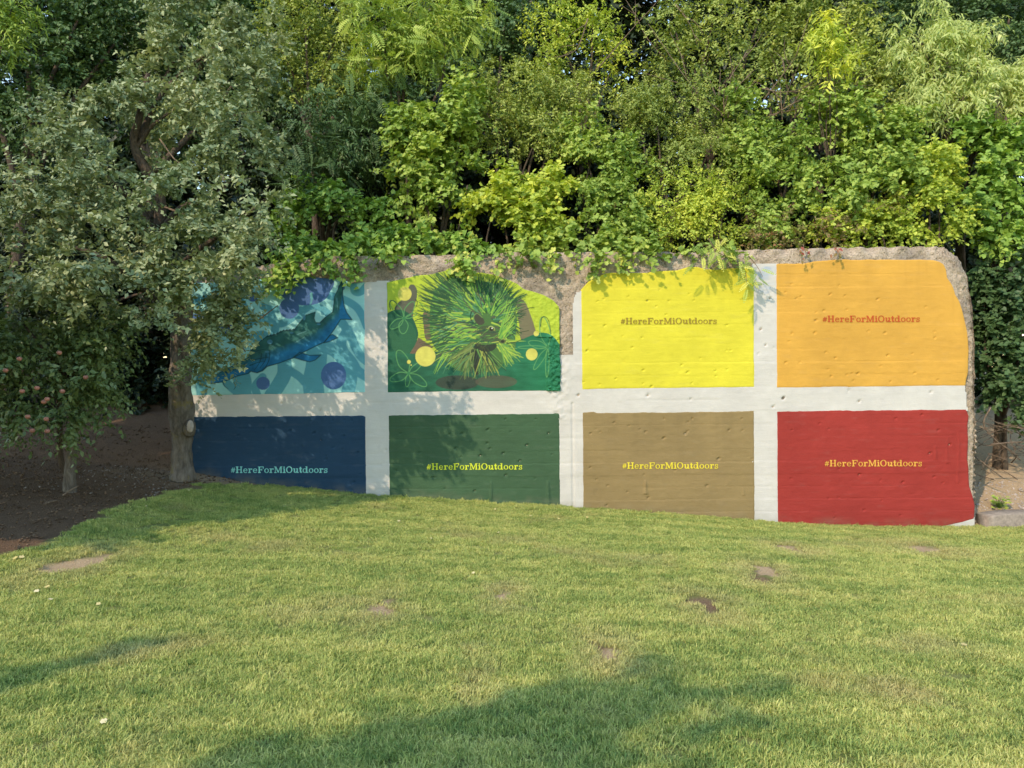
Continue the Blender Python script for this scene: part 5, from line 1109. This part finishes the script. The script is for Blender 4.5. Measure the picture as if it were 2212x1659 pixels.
# far woods closing the view, leaf colour darkened so gaps read as shade
r_ = np.random.default_rng(77)
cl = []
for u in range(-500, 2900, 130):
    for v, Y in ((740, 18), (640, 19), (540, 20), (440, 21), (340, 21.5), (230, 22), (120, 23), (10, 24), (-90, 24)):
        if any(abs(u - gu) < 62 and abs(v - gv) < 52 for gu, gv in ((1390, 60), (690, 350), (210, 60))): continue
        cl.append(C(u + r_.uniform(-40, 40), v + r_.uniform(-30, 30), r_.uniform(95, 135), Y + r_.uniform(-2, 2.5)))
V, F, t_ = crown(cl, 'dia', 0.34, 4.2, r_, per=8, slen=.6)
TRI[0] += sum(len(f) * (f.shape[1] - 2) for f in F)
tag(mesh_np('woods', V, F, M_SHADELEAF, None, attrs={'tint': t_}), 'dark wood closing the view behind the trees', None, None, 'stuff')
# bare twigs in the thin upper crowns
def twig_thing(label, specs, seed, cat='branch'):
    r_ = np.random.default_rng(seed)
    e = empty('dead_branch', at(*specs[0][0]), label, cat)
    for pts in specs:
        P = np.array([at(*p_) for p_ in pts]); P[1:] += r_.normal(0, .10, P[1:].shape); limb(e, P, .014, .004, M_TWIG, 5, 'twig', .1, 6)
        for q in range(3):
            i = r_.integers(0, len(P) - 1); s_ = P[i] + (P[i + 1] - P[i]) * r_.random(); d_ = nrm(P[-1] - P[0]) + r_.normal(0, .5, 3)
            limb(e, [s_, s_ + d_ * .25, s_ + d_ * .5 + r_.normal(0, .06, 3)], .010, .003, M_TWIG, 4, 'twig', .1, 3)
twig_thing('fan of bare brown branches in the upper right of the thicket', [[(1640, 270, 13.2), (1720, 225, 13.1), (1800, 180, 13.0), (1850, 160, 13.0)], [(1650, 215, 13.2), (1690, 150, 13.2), (1720, 110, 13.3)], [(1660, 250, 13.1), (1760, 210, 13.0), (1890, 150, 12.9)], [(1690, 260, 13.1), (1690, 190, 13.1)], [(1640, 190, 13.2), (1700, 190, 13.2), (1760, 175, 13.2)]], 5)
twig_thing('cluster of upright bare stems with orange bark left of the bare fan', [[(1560, 250, 13.0), (1545, 190, 13.1), (1520, 130, 13.2)], [(1565, 250, 13.0), (1563, 190, 13.0), (1600, 130, 13.1)], [(1572, 255, 13.0), (1580, 200, 13.1), (1612, 165, 13.1)], [(1555, 240, 13.0), (1500, 170, 13.2), (1400, 60, 13.6)]], 6)
twig_thing('bare twigs crossing the sky gap at the top', [[(1440, 130, 14.4), (1400, 80, 14.4), (1380, 20, 14.5)], [(1290, 150, 14.3), (1340, 90, 14.4), (1400, 50, 14.4)], [(1270, 40, 14.3), (1240, 90, 14.2), (1200, 130, 14.2)], [(1460, 10, 14.3), (1490, 70, 14.2), (1500, 110, 14.2)]], 7)

# ------------------------------------------------------------------ right end: kerb, brush heap, weed
m_kerb = plain('kerb_concrete', (0.27, 0.23, 0.185), 0.95, 0.15, 0.28, 16)
def kerb():
    x0, x1 = W(2116, 1120)[0] + .02, 12.5
    n = 60; xs = np.linspace(x0, x1, n)
    prof = [(11.12, -1.2), (11.12, 0.0), (11.135, 0.018), (11.40, 0.035), (11.42, 0.02), (11.42, -1.2)]
    top = np.interp(xs, [x0, x0 + .25, x1], [W(2120, 1115)[1], W(2160, 1109)[1], W(2212, 1105)[1] + .05])
    V = []
    for k, x in enumerate(xs):
        for y, dz in prof:
            j = 0.012 * (float(fbm(np.array(x * 5), np.array(y * 9 + dz), None, 3, 3)) - .5)
            V.append((x + (0.05 * j * 10 if k == 0 else 0), y + j, top[k] + dz + j))
    V = np.array(V); m = len(prof)
    i = (np.arange(n - 1)[:, None] * m + np.arange(m)[None, :]).ravel(); i2 = (np.arange(n - 1)[:, None] * m + (np.arange(m)[None, :] + 1) % m).ravel()
    F = np.stack([i, i2, i2 + m, i + m], -1)
    o = mesh_np('kerb', V, [F, np.array([[5, 4, 3, 2, 1, 0]])], m_kerb, smooth=False)
    tag(o, 'low grey concrete kerb running right from the foot of the wall\'s end', 'kerb', None, 'thing')
kerb()
def brush():
    r_ = np.random.default_rng(9)
    e = empty('brush_heap', at(2170, 1010, 12.3), 'heap of dry brown sticks on the slope right of the wall', 'brush heap')
    for k in range(62):
        u, v = r_.uniform(2095, 2260), r_.uniform(905, 1040); Y = r_.uniform(11.95, 13.0)
        p = at(u, v, Y); p[2] = max(p[2], float(G(p[0], p[1])) + .03)
        a = r_.uniform(0, pi); L_ = r_.uniform(.25, .8); d_ = np.array([cos(a), r_.normal(0, .3), sin(a) * .55]) * L_ / 2
        q = p + d_; q2 = p - d_
        for z in (q, q2): z[2] = max(z[2], float(G(z[0], z[1])) + .01)
        limb(e, [q2, p + r_.normal(0, .05, 3), q], r_.uniform(.005, .013), .004, M_TWIG, 5, 'stick', .1, 4)
    for pts in ([(2140, 880, 12.0), (2125, 915, 12.0), (2150, 950, 11.95), (2200, 985, 11.9)], [(2140, 960, 11.95), (2200, 955, 11.9), (2230, 960, 11.9)], [(2105, 985, 12.0), (2150, 1020, 11.9), (2170, 1035, 11.9)]):
        limb(e, [at(*p_) for p_ in pts], .014, .006, M_TWIG, 6, 'stick', .1, 5)
brush()
def weed(name, label, u, v, n, size, mat, seed, spread):
    r_ = np.random.default_rng(seed); b = ghit(u, v)
    e = empty(name, b, label, 'weed')
    T_, F_ = LEAF['heart']
    inv = e.matrix_basis.inverted()
    from mathutils import Matrix
    for k in range(n):
        a = r_.uniform(0, 2 * pi); h = r_.uniform(.04, 1) * spread * 1.5; rr = r_.uniform(.2, 1) * spread * (1.1 - .4 * h / spread / 1.5)
        q = b + [cos(a) * rr, sin(a) * rr * .7 - .05, h]
        V, F = tube(np.array([b + [0, 0, -.02], b * .5 + q * .5 + [0, 0, .03], q]), np.array([.005, .004, .003]), 4); mesh_np('stem', V, F, mat, e)
        d_ = nrm(np.array([cos(a), sin(a) - .5, .1])); nd = nrm(np.array([cos(a) * .3, -.6, .9]))
        V, F, t_ = place_leaves('heart', q[None], d_[None], nd[None], np.array([size * r_.uniform(.7, 1.2)]), np.array([r_.uniform(.3, .95)]))
        mesh_np('leaf', V, F, mat, e, attrs={'tint': t_})
weed('leafy_weed', 'small yellow-green weed growing in the gravel behind the kerb', 2157, 1098, 30, .075, M_MIDLEAF, 4, .13)
# gravel and chips: uncountable
def bits(name, label, n, area, smin, smax, mat, seed, zoff=0.0):
    r_ = np.random.default_rng(seed)
    B = np.array([(1, 0, 0), (0, 1, 0), (-1, 0, 0), (0, -1, 0), (.1, .1, .75), (0, 0, -.6)], float)
    Fb_ = np.array([(0, 1, 4), (1, 2, 4), (2, 3, 4), (3, 0, 4), (1, 0, 5), (2, 1, 5), (3, 2, 5), (0, 3, 5)])
    X, Y = area(r_, n); n = len(X); Z = G(X, Y)
    s_ = r_.uniform(smin, smax, (n, 1, 1)) * r_.uniform(.6, 1.3, (n, 1, 3)); a = r_.uniform(0, 2 * pi, n)
    Vv = B[None] * s_ * (1 + r_.normal(0, .15, (n, 6, 3)))
    ca, sa = np.cos(a)[:, None], np.sin(a)[:, None]
    V = np.stack([Vv[..., 0] * ca - Vv[..., 1] * sa + X[:, None], Vv[..., 0] * sa + Vv[..., 1] * ca + Y[:, None], Vv[..., 2] + Z[:, None] + zoff], -1)
    F = (Fb_[None] + (np.arange(n) * 6)[:, None, None]).reshape(-1, 3)
    tag(mesh_np(name, V.reshape(-1, 3), [F], mat), label, None, None, 'stuff')
m_chip = plain('pale_stone_chip', (0.42, 0.36, 0.31), 0.9, 0.2, 0.45, 9)
def a_right(r_, n):
    return r_.uniform(7.15, 9.6, n), 11.42 + 1.1 * r_.random(n) ** 1.6
bits('gravel', 'pale gravel behind the kerb at the wall\'s right end', 900, a_right, .010, .028, m_chip, 3, .004)
def a_left(r_, n):
    x = -3.6 - 2.6 * r_.random(n) ** 1.3; y = D - 0.1 - 1.9 * r_.random(n) ** 1.4
    k = soil_mask(x, y)[0] > .6; return x[k], y[k]
bits('gravel', 'pale stone chips on the bare soil at the foot of the leaning tree', 460, a_left, .006, .020, plain('grey_stone_chip', (0.26, 0.22, 0.185), 0.9, 0.2, 0.6, 9), 4, .002)
def a_soil(r_, n):
    x = r_.uniform(-9, -4.2, n); y = r_.uniform(5.8, 13, n); k = soil_mask(x, y)[0] > .8; return x[k], y[k]
bits('leaf_litter', 'brown litter strewn over the bare soil under the trees', 5200, a_soil, .008, .026, plain('litter_brown', (0.13, 0.088, 0.058), .95, .1, .5, 6), 5, .004)
# sticks on the soil
for k, (u0, v0, u1, v1, lab) in enumerate([(135, 1074, 170, 1049, 'thin stick leaning on the soil just right of the apple tree foot'), (96, 1092, 122, 1087, 'short pale stick lying on the soil below the apple tree'), (356, 1057, 374, 1052, 'short brown stick at the edge of the grass below the leaning tree')]):
    a_, b_ = ghit(u0, v0), ghit(u1, v1); a_ = a_ + [0, 0, .015]; b_ = b_ + [0, 0, .03]
    if k == 0: b_ = at(u1, v1, a_[1] + .1)
    V, F = tube(catmull([a_, (a_ + b_) / 2 + [0, 0, .008], b_], 5), np.linspace(.012, .009, 11), 7, .15, k)
    tag(mesh_np('stick', V, F, M_TWIG), lab, 'stick')
# fallen leaves on the lawn
m_fl = leafmat('fallen_leaf_yellow', [(0, (.55, .50, .16)), (1, (.75, .72, .38))], .2, gain=1.0)
fl_lab = ['large pale yellow leaf on the grass in front of the kerb', 'upper of two touching pale leaves by the tan bare patch at the left', "orange-tinted leaf on the grass below the green panel's right corner", 'lower of two touching pale leaves by the tan bare patch at the left', 'pale leaf on lit grass just below the tan bare patch', 'pale leaf nearest the camera in the loose trio at the left', 'middle pale leaf of the loose trio left of the shadow streak', 'small yellow leaf right of the loose trio at the left', 'white leaf below the second scar of the green panel', 'yellowish leaf on the slope below the middle of the green panel', 'pale leaf on the slope under the left part of the green panel', "pale leaf below the white pillar at the wall's middle", 'small leaf touching the foot of the green panel', "small leaf at the foot of the green panel's first scar", 'pale leaf alone on the far right lawn', "small pale leaf inside the shadow streak's lower edge at the left", "tiny leaf at the foot of the red panel's right part", "pale leaf close before the red panel's lower middle", 'tiny leaf on the sunny slope below the first white pillar, left one', 'tiny leaf on the sunny slope below the first white pillar, right one', 'tiny pale leaf alone in the middle of the lawn', 'tiny pale leaf in the tree shade near the soil edge', 'tiny pale leaf at the very border of grass and soil', 'tiny leaf in the shade below the navy panel', 'tiny leaf at the soil point beside the navy panel']
FLV, FLF = LEAF['lobed']
for k, (u, v, s_) in enumerate([(2165, 1140, .12), (41, 1211, .05), (1266, 1122, .05), (35, 1213, .05), (104, 1276, .045), (107, 1304, .04), (84, 1285, .04), (208, 1314, .035), (1145, 1119, .05), (1075, 1155, .04), (865, 1130, .05), (1205, 1125, .04), (1099, 1113, .035), (1072, 1104, .04), (2075, 1400, .05), (231, 1570, .035), (2038, 1134, .05), (2260 / 1.157, 1131, .04), (955, 1164, .03), (933, 1168, .03), (1020, 1244, .035), (318, 1098, .03), (300, 1082, .03), (615, 1098, .03), (410, 1063, .03)]):
    g_ = ghit(u, v); a = random.uniform(0, 6.28)
    V, F, t_ = place_leaves('lobed', np.array([g_ + [0, 0, .028]]), np.array([[cos(a), sin(a), .1]]), np.array([[random.uniform(-.3, .3), -.5, 1]]), np.array([s_ * .85]), np.array([random.random()]))
    o = mesh_np('fallen_leaf', V, F, m_fl, attrs={'tint': t_})
    tag(o, fl_lab[k], 'leaf', 'small leaves scattered on the lawn')

# ------------------------------------------------------------------ trees beside and behind the photographer (they shade the near lawn)
def shade_clump(sx, sy, h, r):
    g_ = float(G(sx, sy)); k = h / -SUN[2]
    return (np.array([sx + 0.02, sy, g_]) - SUN * k * 1.0, np.array([r, r, r]))
cl = [shade_clump(*c) for c in [(-1.05, 2.9, 5.8, .20), (-0.62, 3.02, 6.0, .26), (-0.15, 3.12, 6.2, .25), (-0.25, 3.36, 6.3, .14), (0.1, 3.42, 6.4, .20), (0.42, 3.62, 6.6, .15), (0.22, 3.70, 6.7, .09), (0.60, 3.88, 6.9, .10), (0.85, 3.72, 6.8, .07), (1.1, 3.66, 6.9, .06), (0.40, 3.2, 6.4, .10), (-0.65, 2.45, 5.6, .36), (-0.2, 2.5, 5.8, .30), (-1.3, 2.4, 5.4, .30), (-0.4, 1.6, 5.2, .55), (-1.2, 1.6, 4.8, .55), (-0.7, .7, 4.2, .7), (-.1, .9, 4.2, .5)]]
cc = np.mean([c for c, r in cl], 0)
plant('broadleaf_tree', 'leafy tree out of the picture, its crown shading the grass', 'tree', None, (cc[0] - .5, cc[1] - .6, float(G(cc[0], cc[1]))), cl, 'dia', M_MIDLEAF, 0.15, 32, 501, trunk=.12, per=9, inner=.1)
cl = [shade_clump(*c) for c in [(-2.28, 4.55, 5.2, 0.094), (-2.42, 4.32, 5.0, 0.043), (-2.52, 4.15, 4.9, 0.065), (-2.64, 3.96, 4.7, 0.086), (-2.78, 3.78, 4.5, 0.094), (-2.95, 3.60, 4.3, 0.115), (-3.2, 3.4, 4.0, 0.144), (-3.5, 3.2, 3.8, 0.180)]]
cc = cl[-1][0]
_keep = cl
cl = [shade_clump(*c) for c in [(-5.4, 7.6, 2.86, 1.0), (-6.5, 8.6, 3.13, 1.2), (-5.1, 9.3, 3.13, .9), (-7.4, 7.2, 2.72, 1.1), (-6.4, 10.4, 3.54, 1.2), (-8.0, 9.0, 2.99, 1.3), (-5.3, 10.6, 3.81, .9), (-4.9, 8.3, 3.13, .7), (-7.6, 10.8, 3.40, 1.2), (-4.3, 8.9, 3.40, .6), (-3.8, 9.5, 3.67, .6), (-3.1, 10.0, 3.94, .55), (-5.6, 6.9, 2.65, .7), (-4.2, 10.2, 3.81, .7), (-2.5, 10.6, 4.22, .4), (-6.6, 7.4, 2.45, .9), (-6.2, 12.6, 3.78, 1.0), (-7.5, 13.0, 4.50, 1.3), (-6.8, 14.0, 4.68, 1.3), (-8.5, 13.5, 4.50, 1.4), (-5.8, 13.6, 4.95, 1.0), (-8.6, 11.5, 4.50, 1.3)]] + [shade_clump(*ghit(u, v)[:2], h, r) for u, v, h, r in [(250, 1140, 3.2, .34), (330, 1125, 3.3, .32), (420, 1112, 3.4, .32), (520, 1105, 3.5, .28), (610, 1095, 3.6, .26), (700, 1084, 3.8, .2), (200, 1165, 3.0, .22), (330, 1090, 3.4, .4), (480, 1080, 3.6, .36)]]
cb = np.mean([c for c, r in cl], 0)
plant('broadleaf_tree', 'spreading tree out of the picture at the left, shading the bare soil', 'tree', None, (cb[0] - .4, cb[1], float(G(cb[0], cb[1]))), cl, 'dia', M_MIDLEAF, 0.18, 17, 503, trunk=.16, per=9, inner=.1)
cl = _keep
plant('leafy_sapling', 'slim sapling whose tip shades a narrow strip of lawn', 'tree', None, (cc[0] - .3, cc[1] - .3, float(G(cc[0], cc[1]))), cl, 'dia', M_MIDLEAF, 0.075, 110, 502, trunk=.05, per=8, slen=.12, inner=.1, nl=8)

# ------------------------------------------------------------------ lawn: blades in tufts, spread over the mown ground
def lawn():
    r_ = np.random.default_rng(3)
    K = 6
    V, F, TI, PR = [], [], [], []
    o = 0
    for k in range(K):
        nb = 110
        a = r_.uniform(0, 2 * pi, nb); rr = 0.075 * np.sqrt(r_.random(nb))
        bx, by = rr * np.cos(a), rr * np.sin(a)
        h = r_.uniform(.009, .021, nb) * (1 + .5 * (r_.random(nb) > .95)); w = r_.uniform(.0013, .0026, nb)
        ta = r_.uniform(0, 2 * pi, nb); lean = r_.uniform(.2, 2.0, nb) * h
        lx, ly = np.cos(ta) * lean, np.sin(ta) * lean
        px, py = -np.sin(ta) * w, np.cos(ta) * w
        v = np.stack([np.stack([bx - px, by - py, 0 * h - .006], -1), np.stack([bx + px, by + py, 0 * h - .006], -1), np.stack([bx + lx * .4 + px * .8, by + ly * .4 + py * .8, h * .62], -1), np.stack([bx + lx * .4 - px * .8, by + ly * .4 - py * .8, h * .62], -1), np.stack([bx + lx, by + ly, h * .95], -1)], 1)
        i = np.arange(nb)[:, None] * 5 + o
        F.append((np.hstack([i, i + 1, i + 2, i + 3]), np.hstack([i + 3, i + 2, i + 4])))
        V.append(v.reshape(-1, 3)); TI.append(np.repeat(r_.random(nb), 5)); PR.append(np.full(nb * 5, k + 1)); o += nb * 5
    # seats for the tufts
    pts = []
    for y0, y1, dens in ((2.3, 4.5, 360), (4.5, 7, 250), (7, 9.3, 200), (9.3, D - .015, 200)):
        wmax = .74 * y1 + 1.0
        n = int((y1 - y0) * 2 * wmax * dens)
        x = r_.uniform(-wmax, wmax, n); y = r_.uniform(y0, y1, n)
        s_, _ = soil_mask(x, y); k = (np.abs(x) < .74 * y + 1.0) & (r_.random(n) > s_ * 3.5)
        pts.append(np.stack([x[k], y[k]], -1))
    # sparse clumps straying onto the soil edge
    pts = np.vstack(pts); n = len(pts)
    z = G(pts[:, 0], pts[:, 1])
    hs = 0.75 + 0.7 * fbm(pts[:, 0] * 1.3, pts[:, 1] * 1.3, None, 8, 3) * r_.uniform(.7, 1.25, n)
    hs = hs * (1 + 1.3 * np.clip(1 - (D - pts[:, 1]) / 0.12, 0, 1) * (r_.random(n) > .45))
    tilt = r_.normal(0, .12, (n, 2)); rot = np.stack([tilt[:, 0], tilt[:, 1], r_.uniform(0, 2 * pi, n)], -1)
    scl = np.stack([r_.uniform(.9, 1.3, n), r_.uniform(.9, 1.3, n), hs], -1)
    Vp = np.vstack(V); nv = len(Vp)
    Vall = np.vstack([Vp, np.stack([pts[:, 0], pts[:, 1], z], -1)])
    proto = np.concatenate([np.concatenate(PR), np.zeros(n, int)]).astype(np.int32)
    kind = np.concatenate([np.zeros(nv, int), r_.integers(1, K + 1, n)]).astype(np.int32)
    ob = mesh_np('grass', Vall, [np.vstack([f[0] for f in F]), np.vstack([f[1] for f in F])], m_grass, attrs={'tint': np.concatenate([np.concatenate(TI), np.full(n, .5)]), 'dry': np.concatenate([np.zeros(nv), dryness(pts[:, 0], pts[:, 1])]), 'proto': proto, 'which': kind,
                 'turn': np.vstack([np.zeros((nv, 3)), rot]), 'size': np.vstack([np.ones((nv, 3)), scl])})
    tag(ob, 'mown green lawn with dry yellowish patches sloping up to the wall', None, None, 'stuff')
    ng = bpy.data.node_groups.new('grass_tufts', 'GeometryNodeTree')
    ng.interface.new_socket('Geometry', in_out='INPUT', socket_type='NodeSocketGeometry'); ng.interface.new_socket('Geometry', in_out='OUTPUT', socket_type='NodeSocketGeometry')
    gi, go = ng.nodes.new('NodeGroupInput'), ng.nodes.new('NodeGroupOutput')
    def attr(nm, ty):
        a = ng.nodes.new('GeometryNodeInputNamedAttribute'); a.data_type = ty; a.inputs[0].default_value = nm; return a.outputs[0]
    def eq(s_, v):
        c = ng.nodes.new('FunctionNodeCompare'); c.data_type = 'INT'; c.operation = 'EQUAL'; ng.links.new(s_, c.inputs[2]); c.inputs[3].default_value = v; return c.outputs[0]
    pa, ka = attr('proto', 'INT'), attr('which', 'INT'); ra, sa = attr('turn', 'FLOAT_VECTOR'), attr('size', 'FLOAT_VECTOR')
    def sep(sel):
        s_ = ng.nodes.new('GeometryNodeSeparateGeometry'); s_.domain = 'POINT'; ng.links.new(gi.outputs[0], s_.inputs[0]); ng.links.new(sel, s_.inputs[1]); return s_.outputs[0]
    seats = sep(eq(pa, 0)); jn = ng.nodes.new('GeometryNodeJoinGeometry')
    for k in range(1, K + 1):
        ip = ng.nodes.new('GeometryNodeInstanceOnPoints'); ng.links.new(seats, ip.inputs['Points']); ng.links.new(eq(ka, k), ip.inputs['Selection']); ng.links.new(sep(eq(pa, k)), ip.inputs['Instance'])
        e2r = ng.nodes.new('FunctionNodeEulerToRotation'); ng.links.new(ra, e2r.inputs[0]); ng.links.new(e2r.outputs[0], ip.inputs['Rotation']); ng.links.new(sa, ip.inputs['Scale'])
        ng.links.new(ip.outputs[0], jn.inputs[0])
    ng.links.new(jn.outputs[0], go.inputs[0])
    md = ob.modifiers.new('tufts', 'NODES'); md.node_group = ng
    print('tufts', n)
lawn()
print('leaf tris', TRI[0])
